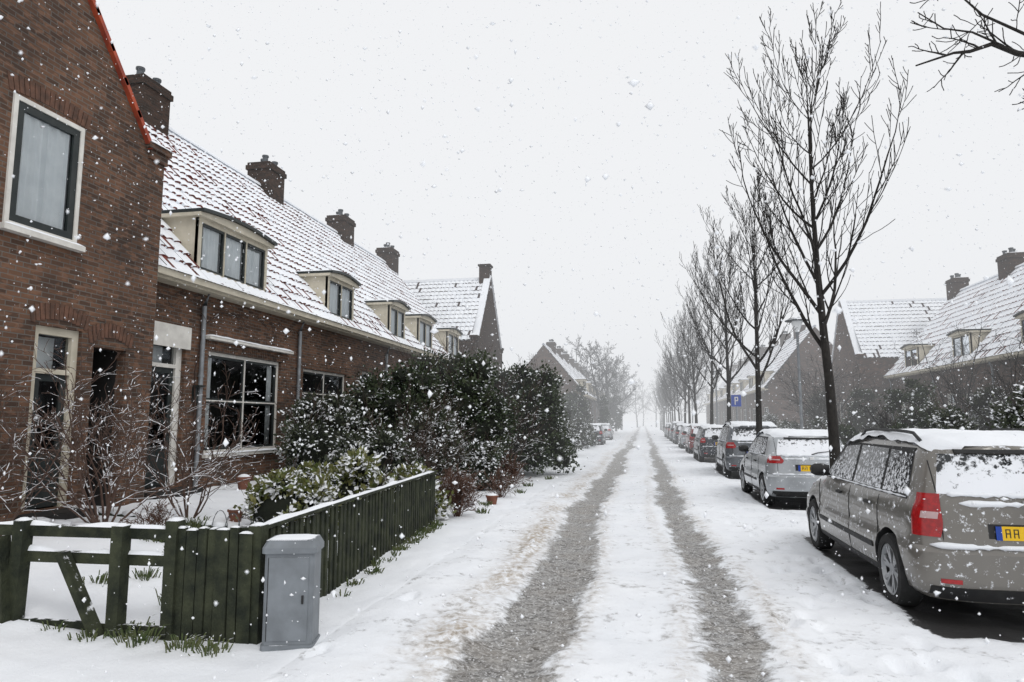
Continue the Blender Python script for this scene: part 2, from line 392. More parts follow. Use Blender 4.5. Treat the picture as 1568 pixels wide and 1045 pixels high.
def dormer(h,par,a0,a1,z0,z1,df,de,ze,tn,cols,curt):
    def droof(z): return de+(z-ze)/tn
    mb=MB(); dB=droof(z1)+.15
    for a in (a0,a1):
        b=a+(.06 if a==a0 else -.06); p=[(df+.02,z0-.1),(df+.02,z1),(dB,z1)]
        f=[h.P(a,*q) for q in p];g=[h.P(b,*q) for q in p]
        mb.poly(f,5);mb.poly(g,5);mb.quad(f[0],f[1],g[1],g[0],5)
    window(h,mb,a0,a1,z0,z1,df,cols,[],fw=.085,curt=curt,outer=5,inner=1,bars=5)
    h.box(mb,a0-.03,a1+.03,df-.07,df+.04,z0-.07,z0,5)
    N=10
    def arch(u): return .10*math.sin(math.pi*u)
    for i in range(N):
        u0,u1=i/N,(i+1)/N; b0=a0-.12+(a1-a0+.24)*u0;b1=a0-.12+(a1-a0+.24)*u1
        for (lo,hi,ds,mi,de_) in ((z1,z1+.07,df-.10,5,.35),(z1+.072,z1+.14,df-.17,1,.35)):
            if mi==5:
                l0=z1;l1=z1
            else: l0=lo+arch(u0);l1=lo+arch(u1)
            p=[h.P(b0,ds,l0),h.P(b1,ds,l1),h.P(b1,dB+de_,l1),h.P(b0,dB+de_,l0),
               h.P(b0,ds,hi+arch(u0)),h.P(b1,ds,hi+arch(u1)),h.P(b1,dB+de_,hi+arch(u1)),h.P(b0,dB+de_,hi+arch(u0))]
            mb.hexa(p,mi)
    def sn(u,v):
        e=min(1,min(u,1-u)*12)*min(1,min(v+.0,1)*9+.0)
        b=a0-.11+(a1-a0+.22)*u;dd=df-.16+(dB+.35-df+.16)*v
        return h.P(b,dd,z1+.138+arch(u)+.035*e**.5*(1+.4*noise.noise((b*3,dd*3,1))))
    mb.grid(sn,24,8,6)
    mb.obj('dormer',WM,par)
def downpipe(h,par,a,z0,z1):
    mb=MB(); x,y,_=h.P(a,-.07,0)
    mb.tube([(x,y,z0),(x,y,z1-.35),(h.P(a,-.2,0)[0],y,z1)],[.045]*3,8,0)
    for z in (z0+.8,z0+2.2): mb.rev([(.06,0),(.06,.05)],(x,y,z),k=8)
    mb.obj('downpipe',M_zinc,par,smooth=True,ang=50)
def door(h,mb,a0,a1,z0,z1,d,tr=.5,fw=.09,leaf=1,fm=0):
    h.box(mb,a0,a0+fw,d,d+.1,z0,z1,fm);h.box(mb,a1-fw,a1,d,d+.1,z0,z1,fm);h.box(mb,a0+fw,a1-fw,d,d+.1,z1-fw,z1,fm)
    h.box(mb,a0+fw,a1-fw,d-.003,d+.1,z1-tr-.07,z1-tr,fm)
    i0,i1=a0+fw,a1-fw
    mb.quad(h.P(i0,d+.06,z1-tr),h.P(i1,d+.06,z1-tr),h.P(i1,d+.06,z1-fw),h.P(i0,d+.06,z1-fw),2)
    mb.quad(h.P(i0,d+.3,z1-tr),h.P(i1,d+.3,z1-tr),h.P(i1,d+.3,z1-fw),h.P(i0,d+.3,z1-fw),3)
    zt=z1-tr-.07
    st=.11 if i1-i0>.5 else .08
    h.box(mb,i0+.003,i0+st,d+.04,d+.09,z0+.02,zt,leaf);h.box(mb,i1-st,i1-.003,d+.04,d+.09,z0+.02,zt,leaf)
    h.box(mb,i0+st,i1-st,d+.04,d+.09,z0+.02,z0+.75,leaf);h.box(mb,i0+st,i1-st,d+.04,d+.09,zt-.1,zt,leaf);h.box(mb,i0+st,i1-st,d+.042,d+.088,z0+1.15,z0+1.22,leaf)
    h.box(mb,i0+st+.06,i1-st-.06,d+.03,d+.04,z0+.15,z0+.65,leaf)
    mb.quad(h.P(i0+st,d+.065,z0+.75),h.P(i1-st,d+.065,z0+.75),h.P(i1-st,d+.065,zt-.1),h.P(i0+st,d+.065,zt-.1),2)
    mb.quad(h.P(i0+st,d+.35,z0+.3),h.P(i1-st,d+.35,z0+.3),h.P(i1-st,d+.35,zt),h.P(i0+st,d+.35,zt),4)
    x,y,z=h.P(i1-st*.5,d+.0,z0+1.0); mb.rev([(.001,-.02),(.03,-.02),(.03,.02),(.001,.02)],(x,y,z),axis='x',k=8,mi=0)
    h.box(mb,a0-.1,a1+.1,-.45,0,z0-.16,z0-.02,4)
def row_house(side,D,a0,a1,zg,ze=4.3,tn=1.2,hd=4.3,wins=(),doors=(),dorm=(),chim=(),pipes=(),ends=(0,0),brick=None,cw=.24,rl=.33,expo=.8,tile=None,dfw=.09):
    h=HF(side,D);E=empty('brick_row_house',(0,0,0)); brick=brick or M_brick;tile=tile or M_tile
    mb=MB(); ops=[(w[0],w[1],w[2],w[3]) for w in wins]+[(q[0],q[1],q[2],q[3]) for q in doors]
    h.wall(mb,a0,a1,zg-.6,ze,ops)
    d2=2*hd-.6
    mb.quad(h.P(a0,d2,0),h.P(a1,d2,0),h.P(a1,d2,ze),h.P(a0,d2,ze))
    zr=ze+hd*tn
    for k,a in ((0,a0),(1,a1)):
        mb.poly([h.P(a,0,zg-.6),h.P(a,d2,zg-.6),h.P(a,d2,ze+.25),h.P(a,hd-.3,zr-.03),h.P(a,0,ze+.25)],0)
    for w in list(wins)+list(doors):
        n=int((w[1]-w[0]+.2)/.075)
        for i in range(n):
            a=w[0]-.1+(w[1]-w[0]+.2)*i/n; h.box(mb,a+.004,a+.066,-.008-.004*R.random(),.0,w[3]+.002,w[3]+.2,0)
    mb.obj('walls',brick,E)
    L=math.hypot(1,tn);c,s=1/L,tn/L;T=hd*L
    def Q(a,t,o): return h.P(a,-.3+t*c-o*s,ze+t*s+o*c)
    def skip(a,t):
        z=ze+t*s
        return any(q[0]+.02<a<q[1]-.02 and q[2]<z<q[3]-.03 for q in dorm)
    mb=MB(); tiles(mb,Q,a0,a1,T,cw,rl,expo,D+a0,skip)
    mb.quad(h.P(a0,hd-.3,zr),h.P(a1,hd-.3,zr),h.P(a1,d2+.3,ze),h.P(a0,d2+.3,ze),0)
    x=h.side*(D+hd-.3)
    def rd(u,v):
        t=math.pi*v; a=a0+(a1-a0)*u; return (x+.13*math.cos(t),a,zr+.0+.14*math.sin(t)+.02*noise.noise((a*3,v,1)))
    mb.grid(rd,int((a1-a0)*5),6,0)
    mb.obj('roof',[M_snow,tile],E)
    mb=MB()
    h.box(mb,a0,a1,-.42,-.28,ze-.12,ze+.0,0);h.box(mb,a0,a1,-.30,-.002,ze-.16,ze-.10,1)
    mb.obj('gutter',[M_cream,M_cream],E)
    mb=MB(); mb.cap(min(h.P(0,-.46,0)[0],h.P(0,-.25,0)[0]),max(h.P(0,-.46,0)[0],h.P(0,-.25,0)[0]),a0,a1,ze+.003,.07,0,a0,.07)
    for w in wins: 
        if w[3]-w[2]>1: mb.cap(min(h.P(0,-.1,0)[0],h.P(0,.02,0)[0]),max(h.P(0,-.1,0)[0],h.P(0,.02,0)[0]),w[0],w[1],w[2]+.003,.04,0,a0,.05)
    mb.obj('snow_edges',M_snow,E,smooth=True)
    mb=MB()
    for w in wins:
        window(h,mb,w[0],w[1],w[2],w[3],.07,w[4],w[5],fw=.07,curt=w[6])
        h.box(mb,w[0]-.04,w[1]+.04,-.08,.03,w[2]-.07,w[2]-.002,0)
    for q in doors: door(h,mb,q[0],q[1],q[2],q[3],.08,fw=dfw)
    mb.obj('windows_and_doors',WM,E)
    for q in dorm: dormer(h,E,q[0],q[1],q[2],q[3],-.08,-.3,ze,tn,q[4],q[5])
    if chim:
        mb=MB()
        for (a,hh) in chim: chimney(h,mb,a,hd-.3,zr-1.0,zr+hh,1.0,.8,3)
        mb.obj('chimney',[M_brickc,M_snow,M_lead],E)
    for p in pipes: downpipe(h,E,p,zg,ze-.05)
    return E,h
CL=[(0,.28,0,1),(.72,1,0,1)]
def dd(a,b,c=None): return (a,b,4.52,5.62,[.5],c or [(0.02,.45,0,1),(.55,.98,0,1)])
E1,h1=row_house(-1,8.5,10.0,15.9,.3,wins=[(12.2,15.0,1.0,3.05,[.5],[.52],[(0,.10,0,1),(.9,1,0,1)])],doors=[(10.45,11.5,.46,3.2)],dfw=.15,
   dorm=[(11.6,14.07,4.52,5.62,[.33,.67],[(0.02,.3,0,1),(.36,.64,0,1),(.7,.98,0,.9)])],chim=[(14.7,.85)],pipes=[15.75,11.9])
row_house(-1,8.5,15.9,21.8,.3,wins=[(16.1,18.7,1.0,3.0,[.5],[.7],[(0,.98,0,.5)])],doors=[(19.8,20.8,.46,3.2)],dorm=[dd(17.2,18.9)],chim=[(20.6,.85)],pipes=[21.7])
row_house(-1,8.5,21.8,27.7,.3,wins=[(22.2,25.0,1.0,3.0,[.5],[.7],CL)],doors=[(25.9,26.9,.46,3.2)],dorm=[dd(21.9,23.4),dd(25.0,26.7)],chim=[(26.5,.8)],pipes=[27.6])
row_house(-1,8.5,27.7,32.3,.3,wins=[(28.2,30.6,1.0,3.0,[.5],[.7],CL)],doors=[],dorm=[dd(29.0,30.8)],chim=[(32.0,.8)])
def gable_house(side,D,a0,a1,zg,ze,zr,depth,ops,winf,verge,chim_front=None,tile=None,exp=.8,brick=None):
    h=HF(side,D);E=empty('brick_gable_house'); am=(a0+a1)/2; brick=brick or M_brick
    mb=MB(); h.wall(mb,a0,a1,zg-.6,ze,ops)
    sh=.45
    mb.poly([h.P(a0,0,ze),h.P(a1,0,ze),h.P(a1-sh,0,ze+.22),h.P(am+.12,0,zr+.15),h.P(am-.12,0,zr+.15),h.P(a0+sh,0,ze+.22)])
    mb.poly([h.P(a0,.25,ze),h.P(a1,.25,ze),h.P(a1-sh,.25,ze+.22),h.P(am+.12,.25,zr+.15),h.P(am-.12,.25,zr+.15),h.P(a0+sh,.25,ze+.22)])
    for a in (a0,a1): mb.quad(h.P(a,0,zg-.6),h.P(a,depth,zg-.6),h.P(a,depth,ze),h.P(a,0,ze))
    mb.poly([h.P(a0,depth,0),h.P(a1,depth,0),h.P(a1,depth,ze),h.P(am,depth,zr),h.P(a0,depth,ze)])
    mb.obj('walls',brick,E)
    mb=MB();tn=(zr-ze)/(am-a0);L=math.hypot(1,tn);c,s=1/L,tn/L;T=(am-a0)*L
    tiles(mb,lambda a,t,o:h.P(a0+t*c-o*s,a,ze+t*s+o*c),.25,depth,T,expo=exp,sd=3)
    tiles(mb,lambda a,t,o:h.P(a1-t*c+o*s,a,ze+t*s+o*c),.25,depth,T,.5,.6,expo=exp,sd=5)
    h.box(mb,am-.12,am+.12,.25,depth,zr-.02,zr+.12,0)
    mb.obj('roof',[M_snow,tile or M_tile],E)
    mb=MB()
    for sg in (-1,1):
        A=am+sg*.12;B=(a1-sh) if sg>0 else (a0+sh);n=int(abs(B-A)/.3)
        for i in range(n):
            u0,u1=i/n,(i+1)/n
            p0=Vector(h.P(A+(B-A)*u0,.10,zr+.19+(ze+.26-zr-.19)*u0));p1=Vector(h.P(A+(B-A)*(u1+.02),.10,zr+.175+(ze+.26-zr-.19)*(u1+.02)))
            mb.bar(p0,p1,.36,.07,0,up=(0,0,1))
        E0,E1_=sorted((B,a1 if sg>0 else a0))
        h.box(mb,E0-.02,E1_+.06,-.09,.3,ze+.16,ze+.26,2); h.box(mb,E0+.05,E1_+.02,-.05,.25,ze-.0,ze+.158,2)
        xx=sorted((h.P(0,-.12,0)[0],h.P(0,.29,0)[0])); mb.cap(xx[0],xx[1],E0-.02,E1_+.08,ze+.262,.12,1,3,.07)
    if chim_front: 
        h.box(mb,am-.3,am+.3,-.02,.55,zr-1.2,zr+.7,2);h.box(mb,am-.36,am+.36,-.08,.61,zr+.7,zr+.8,2)
        xx=sorted((h.P(0,-.05,0)[0],h.P(0,.58,0)[0])); mb.cap(xx[0],xx[1],am-.33,am+.33,zr+.803,.06,1,3,.1)
    mb.obj('gable_coping',[verge,M_snow,brick],E)
    mb=MB(); winf(h,mb); mb.obj('windows_and_doors',WM,E)
    return E,h
def wf(h,mb):
    window(h,mb,7.12,8.27,4.16,5.92,-.03,[],[],fw=.065,curt=[(0.02,.98,0,1)],outer=0,inner=1,sash=.1,cd=.09)
    h.box(mb,7.05,8.34,-.12,.02,4.08,4.155,0)
    xx=sorted((h.P(0,-.12,0)[0],h.P(0,-.03,0)[0])); mb.cap(xx[0],xx[1],7.05,8.34,4.158,.035,6,2,.05)
    door(h,mb,7.74,8.52,.46,2.95,.06,tr=.58,fw=.11,fm=5)
    P=h.P
    mb.quad(P(8.75,1.3,.3),P(9.4,1.3,.3),P(9.4,1.3,2.75),P(8.75,1.3,2.75),4)
    for a in (8.75,9.4): mb.quad(P(a,.16,.3),P(a,1.3,.3),P(a,1.3,2.75),P(a,.16,2.75),4)
    mb.quad(P(8.75,.16,2.75),P(9.4,.16,2.75),P(9.4,1.3,2.75),P(8.75,1.3,2.75),4)
EG,hG=gable_house(-1,8.0,2.4,10.0,.3,6.0,10.0,9.5,[(7.12,8.27,4.16,5.92),(7.74,8.52,.46,2.95),(8.75,9.4,.3,2.75)],wf,M_verge)
mb=MB()
def arch(a0,a1,z,rise,n):
    for i in range(n):
        u=(i+.5)/n;a=a0+(a1-a0)*u;zz=z+rise*(1-(2*u-1)**2);t=(u-.5)*.5
        w=(a1-a0)/n*.42
        mb.hexa([hG.P(a-w,-.012,zz),hG.P(a+w,-.012,zz),hG.P(a+w,.0,zz),hG.P(a-w,.0,zz),hG.P(a-w+t*.22,-.012,zz+.22),hG.P(a+w+t*.22,-.012,zz+.22),hG.P(a+w+t*.22,.0,zz+.22),hG.P(a-w+t*.22,.0,zz+.22)])
arch(7.65,8.6,2.96,.1,13);arch(8.65,9.5,2.78,.14,12);arch(7.05,8.35,5.94,.05,17)
mb.obj('brick_arches',mat('arch_brick',(.16,.082,.055),(.08,.048,.036),7,.9),EG)
def wf2(h,mb):
    window(h,mb,34.2,35.2,1.0,2.9,.07,[],[.6],curt=CL);window(h,mb,36.0,37.0,1.0,2.9,.07,[],[.6],curt=CL);window(h,mb,34.9,36.1,3.6,5.2,.07,[.5],[],curt=CL)
gable_house(-1,8.0,32.3,38.9,.3,5.6,9.3,9,[(34.2,35.2,1.0,2.9),(36.0,37.0,1.0,2.9),(34.9,36.1,3.6,5.2)],wf2,M_snow,True,M_tiled,brick=M_brickc)
def far_row(side,D,a0,n,step,zg=.2,ends=(1,1),ze=4.3,hd=4.0,cw=.3,rl=.42,expo=.7,tn=1.2):
    for i in range(n):
        a=a0+i*step
        row_house(side,D,a,a+step,zg,ze=ze,hd=hd,tn=tn,wins=[(a+.5,a+2.7,zg+.8,zg+2.6,[.5],[.7],CL)],doors=[(a+3.7,a+4.7,zg+.1,zg+2.7)],
          dorm=[(a+1.6,a+3.4,ze+.22,ze+1.3,[.5],[(0,.4,0,1),(.6,1,0,1)])],chim=[(a+step-.6,.8)],pipes=[a+step-.15],brick=M_brick2,cw=cw,rl=rl,expo=expo,tile=M_tiled if side<0 else M_tile)
far_row(-1,5.2,60,8,6,ze=4.0,hd=3.7)
far_row(1,14.5,20,4,6,zg=.3)
def wf3(h,mb):
    window(h,mb,45.2,46.3,1.0,2.9,.07,[],[.6],curt=CL);window(h,mb,47.7,48.8,1.0,2.9,.07,[],[.6],curt=CL)
gable_house(1,12.8,43.9,50.3,.3,5.4,9.3,9,[(45.2,46.3,1.0,2.9),(47.7,48.8,1.0,2.9)],wf3,M_snow,False,M_tiled,brick=M_brick2)
far_row(1,9.8,57,9,6)
E=E1;mb=MB()
h1.box(mb,12.0,15.3,-.16,-.012,3.27,3.33,0);mb.cap(-8.5+.0,-8.5+.17,12.0,15.3,3.333,.05,1,2,.07)
h1.box(mb,10.38,11.58,-.05,-.012,3.0,3.42,0)
mb.obj('window_canopy',[M_white,M_snow],E)
mb=MB();mb.box(-8.5,-8.44,11.75,11.87,2.0,2.3,0);mb.box(-8.47,-8.33,11.73,11.89,2.3,2.34,0);mb.obj('door_lamp',M_dgreen,E)
# ------------------------------------------------------------------ plants
def grow(mb,p,d,L,r,lev,rng,maxlev,spec,mi=0):
    n=spec['seg'][lev];pts=[Vector(p)];d=Vector(d).normalized();rad=[r]
    for i in range(n):
        d=(d+Vector((rng.gauss(0,1),rng.gauss(0,1),rng.gauss(0,1)))*spec['wob'][lev]+Vector((0,0,1))*spec['up'][lev]).normalized()
        pts.append(pts[-1]+d*L/n); rad.append(max(spec['rmin'],r*(1-(i+1)/n*spec['taper'][lev])))
    mb.tube(pts,rad,spec['k'][lev],mi,cap=(lev==0))
    if lev>=maxlev: return
    c=spec['kids'][lev]
    for j in range(c):
        u=spec['start'][lev]+(1-spec['start'][lev])*(j+rng.random())/c
        f=u*n;i=min(n-1,int(f));q=pts[i].lerp(pts[i+1],f-i);dr=(pts[i+1]-pts[i]).normalized()
        t=rng.random()*2*math.pi if lev else j*2.4+rng.random()
        o=dr.orthogonal().normalized();o=Matrix.Rotation(t,3,dr)@o
        an=math.radians(rng.uniform(*spec['ang'][lev]))
        nd_=dr*math.cos(an)+o*math.sin(an)
        rr=(rad[i]*(1-(f-i))+rad[i+1]*(f-i))*spec['rr'][lev]
        grow(mb,q,nd_,L*spec['len'][lev]*(1-.55*u if lev else 1-.62*(u-spec['start'][lev])/(1-spec['start'][lev]))*rng.uniform(.75,1.15),max(rr,spec['rmin']),lev+1,rng,maxlev,spec,mi)
def street_tree_mesh(seed,full=True,H=7.9):
    rng=random.Random(seed);mb=MB()
    spec=dict(seg=[16,10,7,5],wob=[.015,.055,.06,.08],up=[.06,.13,.17,.12],taper=[.94,.88,.85,.8],k=[9,6,5,4],rmin=.0055 if full else .009,
      kids=[19,10,5],start=[.34,.10,.15],ang=[(34,58),(20,42),(20,42)],rr=[.55,.55,.6],len=[.50,.46,.45])
    grow(mb,(0,0,-.1),(0,0,1),H,.108,0,rng,3 if full else 2,spec)
    mb.tube([(0,0,-.1),(0,0,.1),(0,0,.5)],[.17,.13,.108],9,0)
    return mb
tm=[]
for i,s in enumerate((11,25,42)):
    o=street_tree_mesh(s).obj('street_tree',M_bark,smooth=True); tm.append(o)
ty=[12.6,20.1,27.2]
for o,y in zip(tm,ty): o.location=(3.2,y,0)
tm[0].rotation_euler[2]=1.0
for i in range(15):
    b=tm[i%3]; o=bpy.data.objects.new('street_tree',b.data); o.location=(3.2+R.uniform(-.1,.1),34.4+i*7.2,0); o.rotation_euler[2]=R.uniform(0,6); s=R.uniform(.92,1.06); o.scale=(s,s,s); col.objects.link(o)
mb=MB();rng=random.Random(3)
mb.tube([(3.95,4.9,-.1),(3.97,4.92,1.5),(3.98,4.95,3),(4.0,5,4.4),(4.1,5.0,6),(4.1,5.1,8)],[.17,.14,.12,.10,.06,.01],9)
spb=dict(seg=[6,6,4],wob=[.1,.16,.16],up=[.02,.03,.05],taper=[.8,.8,.8],k=[5,4,4],rmin=.0035,kids=[5,4],start=[.2,.15],ang=[(30,55),(25,50)],rr=[.6,.6],len=[.5,.5])
def limb(pts,r0,r1,kids,L):
    P=[Vector(p) for p in pts];n=len(P);mb.tube(P,[r0+(r1-r0)*i/(n-1) for i in range(n)],6)
    for j in range(kids):
        f=(j+.7)/(kids+.7)*(n-1);i=min(n-2,int(f));q=P[i].lerp(P[i+1],f-i);d=(P[i+1]-P[i]).normalized()
        o=Vector((rng.gauss(0,.6),rng.gauss(0,.9),rng.gauss(.1,1)));grow(mb,q,d*.7+o*.6,L*rng.uniform(.5,1),r0*.28,0,rng,1,spb)
limb([(4.0,5,4.0),(3.5,5.3,4.2),(3.1,5.5,4.34),(2.85,5.52,4.42),(2.67,5.49,4.50),(2.5,5.46,4.44),(2.38,5.44,4.43),(2.10,5.41,4.34)],.032,.006,8,.45)
limb([(3.1,5.5,4.34),(2.9,5.5,4.56),(2.6,5.45,4.72),(2.45,5.4,4.85),(2.3,5.38,5.1)],.014,.004,5,.4)
limb([(2.75,5.5,4.48),(2.5,5.4,4.56),(2.3,5.38,4.60),(2.12,5.36,4.74)],.009,.004,4,.3)
limb([(3.2,5.5,4.3),(3.0,5.5,4.1),(2.85,5.5,4.05)],.01,.004,3,.3)
limb([(4.0,5,4.4),(3.6,5.6,4.9),(3.2,5.8,5.6),(2.9,5.9,6.2)],.03,.006,5,.5)
mb.obj('street_tree',M_bark,smooth=True)
def leafball(mb,c,r,n,size,rng,mi=0,fl=.8):
    for i in range(n):
        d=Vector((rng.gauss(0,1),rng.gauss(0,1),rng.gauss(.15,1))).normalized()
        ns=1+.5*noise.noise((d.x*1.6+c[0],d.y*1.6+c[1],d.z*1.6+c[2]))
        q=rng.random()**.45*ns
        if rng.random()<.08: q*=1.25
        p=Vector((c[0]+d.x*r*q,c[1]+d.y*r*q,c[2]+d.z*r*q*fl))
        if p.z<.05: p.z=.05+rng.random()*.2
        e=(d+Vector((rng.gauss(0,.6),rng.gauss(0,.6),rng.gauss(.1,.5)))).normalized()
        s=size*rng.uniform(.5,1.5);w=e.cross(Vector((rng.gauss(0,1),rng.gauss(0,1),rng.gauss(0,1)))).normalized()*s*.3
        mb.quad(p-e*s*.5,p+w,p+e*s*.5,p-w,mi)
def ball(mb,c,r,mi,fl=.8):
    def fn(u,v):
        t=2*math.pi*u;f=math.pi*(v-.5);k=r*(1+.35*noise.noise((math.cos(t)*1.3+c[0],math.sin(t)*1.3+c[1],f+c[2])))
        return (c[0]+k*math.cos(f)*math.cos(t),c[1]+k*math.cos(f)*math.sin(t),c[2]+k*math.sin(f)*fl)
    mb.grid(fn,10,7,mi)
def shrub(name,x,y,rx,ry,h,n,size,mt,zb=None,seed=1,twigs=0,clumps=None,top=.55):
    rng=random.Random(seed);mb=MB();zb=hgt(x,y)-.03 if zb is None else zb
    k=clumps or max(7,int(9*rx*h/2)+5);cl=[]
    for i in range(k):
        t=i*2.4+rng.random();v=(i+.5)/k;z=h*(.12+.74*v)*rng.uniform(.85,1.08);q=rng.uniform(.35,.75)*(1-(v**2)*top)
        rr=min(rx,ry)*rng.uniform(.36,.62)*(1-.25*v)
        cl.append((x+rx*q*math.cos(t),y+ry*q*math.sin(t),zb+z,rr))
    tot=sum(c[3]**2 for c in cl)
    for c in cl:
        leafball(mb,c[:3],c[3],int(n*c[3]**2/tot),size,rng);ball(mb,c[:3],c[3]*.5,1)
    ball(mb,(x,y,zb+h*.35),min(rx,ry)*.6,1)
    sp=dict(seg=[5,4],wob=[.12,.15],up=[.05,.05],taper=[.7,.8],k=[4,3],rmin=.004,kids=[4],start=[.3],ang=[(25,50)],rr=[.6],len=[.4])
    for i in range(twigs):
        c=cl[rng.randrange(len(cl))];t=rng.random()*6.28;grow(mb,(c[0],c[1],c[2]),(math.cos(t)*.7,math.sin(t)*.7,1),c[3]*rng.uniform(1.2,2.2),.009,0,rng,1,sp,2)
    return mb.obj(name,[mt,M_core,M_twig])
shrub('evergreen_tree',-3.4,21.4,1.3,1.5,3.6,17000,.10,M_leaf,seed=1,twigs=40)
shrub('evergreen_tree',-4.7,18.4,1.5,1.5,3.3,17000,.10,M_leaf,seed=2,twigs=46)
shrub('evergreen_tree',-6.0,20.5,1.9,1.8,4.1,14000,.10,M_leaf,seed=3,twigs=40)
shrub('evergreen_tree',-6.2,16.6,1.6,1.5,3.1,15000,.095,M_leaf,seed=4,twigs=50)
shrub('evergreen_bush',-7.0,14.4,1.1,1.1,2.2,10000,.085,M_leaf3,seed=5,twigs=34)
shrub('evergreen_bush',-4.9,15.6,1.1,1.1,2.0,9000,.085,M_leaf3,seed=25,twigs=34)
shrub('juniper_bush',-5.4,13.2,1.2,1.0,1.25,9000,.08,M_leaf3,seed=6,twigs=20)
shrub('evergreen_bush',-3.9,16.2,.8,1.0,1.3,6000,.08,M_leaf3,seed=16,twigs=26)
shrub('evergreen_tree',-4.6,24.5,1.7,1.8,4.0,9000,.12,M_leaf,seed=7,twigs=26)
shrub('evergreen_tree',-6.5,27,1.8,1.8,4.3,8000,.12,M_leaf,seed=8,twigs=16)
shrub('hedge',-4.2,33,1.2,4,2.2,7000,.13,M_leaf3,seed=9,twigs=30,clumps=18)
shrub('evergreen_tree',-5.5,40,1.6,2,4.2,6000,.14,M_leaf,seed=39,twigs=20)
shrub('hedge',-3.9,44,1.1,5,1.9,6000,.14,M_leaf3,seed=10,twigs=20,clumps=16)
shrub('evergreen_tree',-5.2,54,1.6,2,4.6,5000,.16,M_leaf,seed=40,twigs=16)
shrub('laurel_bush',-4.35,10.1,.8,.8,1.1,6500,.095,M_leaf2,seed=12,twigs=5)
shrub('laurel_bush',-4.95,9.0,.8,.65,.85,5500,.09,M_leaf2,seed=13,twigs=4)
shrub('laurel_bush',-4.0,11.3,.65,.65,1.0,4500,.09,M_leaf2,seed=14,twigs=4)
shrub('laurel_bush',-5.3,10.4,.7,.65,.95,4500,.09,M_leaf2,seed=15,twigs=4)
k=20
for (x,y,rx,ry,h,n,mt) in ((8.3,21,.9,1.3,2.0,7000,M_leaf3),(9.3,25,1.1,1.5,2.0,7000,M_leaf),(11.8,20.5,1.4,1.3,3.3,9000,M_leaf3),(10.2,29,1.2,1.0,3.2,7000,M_leaf),
     (8.0,33,.8,2.5,1.6,5000,M_leaf3),(12.2,27,1.4,1.0,2.8,6000,M_leaf3),(8.2,42,.9,3,1.8,4500,M_leaf3),(10.8,37,1.2,1.2,3.3,5000,M_leaf),(13.5,23.5,1.2,1.0,2.4,5000,M_leaf),
     (8.9,17.6,1.3,1.4,2.5,11000,M_leaf3),(8.5,50,1,4,2.2,4500,M_leaf3),(10.5,44,1.3,1.2,3.8,4500,M_leaf),(7.6,22.8,.7,1.2,1.4,5000,M_leaf),(7.6,28,.8,1.8,1.6,5000,M_leaf)):
    shrub('evergreen_bush',x,y,rx,ry,h,n,.10,mt,seed=k,twigs=20);k+=1
def bare_shrub(name,x,y,n,h,sp_,r,seed,mt=None,lev=2,zb=None,kids=(6,4),mi=0):
    rng=random.Random(seed);mb=MB();zb=hgt(x,y)-.03 if zb is None else zb
    sp=dict(seg=[7,5,4],wob=[.13,.16,.2],up=[.03,.03,.02],taper=[.75,.8,.8],k=[5,4,3],rmin=.0035 if y<16 else .006,kids=list(kids),start=[.2,.15],ang=[(25,60),(25,60)],rr=[.6,.6],len=[.5,.5])
    for i in range(n):
        t=rng.random()*6.28;q=rng.random()*sp_
        grow(mb,(x+.1*math.cos(t)*q,y+.1*math.sin(t)*q,zb),(math.cos(t)*q,math.sin(t)*q,1),h*rng.uniform(.7,1.15),r,0,rng,lev,sp)
    return mb.obj(name,mt or M_twig)
bare_shrub('bare_shrub',-6.7,7.7,15,2.1,.85,.016,1,M_twig2,kids=(8,5))
bare_shrub('bare_shrub',-6.4,8.9,11,1.9,.9,.013,2,M_twig2,kids=(7,5))
bare_shrub('bare_shrub',-7.3,6.7,8,1.8,.8,.012,8,M_twig2)
bare_shrub('bare_shrub',-5.3,9.2,14,.45,1.3,.006,3,M_brown)
bare_shrub('dry_bush',-6.2,8.0,20,.4,1.2,.005,53,M_brown)
bare_shrub('dry_bush',-4.6,7.4,16,.35,1.2,.005,54,M_brown)
bare_shrub('dry_bush',-3.2,11.75,44,.72,.5,.005,4,M_brown,kids=(9,5))
bare_shrub('dry_bush',-3.6,13.2,30,.7,.6,.006,5,M_brown)
bare_shrub('dry_bush',-3.1,14.8,28,.6,.8,.006,6,M_brown)
bare_shrub('dry_bush',-3.4,17.2,34,.8,.8,.007,16,M_brown)
bare_shrub('bare_shrub',-4.3,13.6,14,1.5,.6,.01,7)
bare_shrub('bare_shrub',-5.0,14.2,12,2.3,.6,.012,17)
bare_shrub('bare_shrub',-3.8,19.3,12,2.6,.5,.014,18)
for i,(x,y,h) in enumerate(((12,24.5,4.0),(9.5,35,4.4),(7.8,24,2.2),(13,31,4.8),(9.5,41,4.5))):
    bare_shrub('bare_shrub',x,y,8,h,.6,.035,30+i,M_bark,kids=(10,6))
mb=MB();rng=random.Random(9)
for i in range(12):
    y=10.6+rng.random()*5;z=4.0-rng.random()*.2;p=[Vector((-8.44,y,z))]
    for j in range(9): p.append(p[-1]+Vector((rng.uniform(-.01,.02),rng.uniform(-.02,.17),rng.uniform(-.13,.10))))
    for q in p: q.x=max(-8.47,q.x)
    mb.tube(p,[.008*(1-.07*k) for k in range(10)],4)
mb.tube([(-8.44,11.75,.3),(-8.44,11.8,1.5),(-8.44,11.72,2.6),(-8.44,11.9,3.5),(-8.42,12.4,3.85),(-8.42,13.5,3.95),(-8.42,15,3.9)],[.02,.018,.016,.014,.012,.01,.006],5)
mb.obj('climbing_vine',M_twig)
mb=MB();rng=random.Random(5)
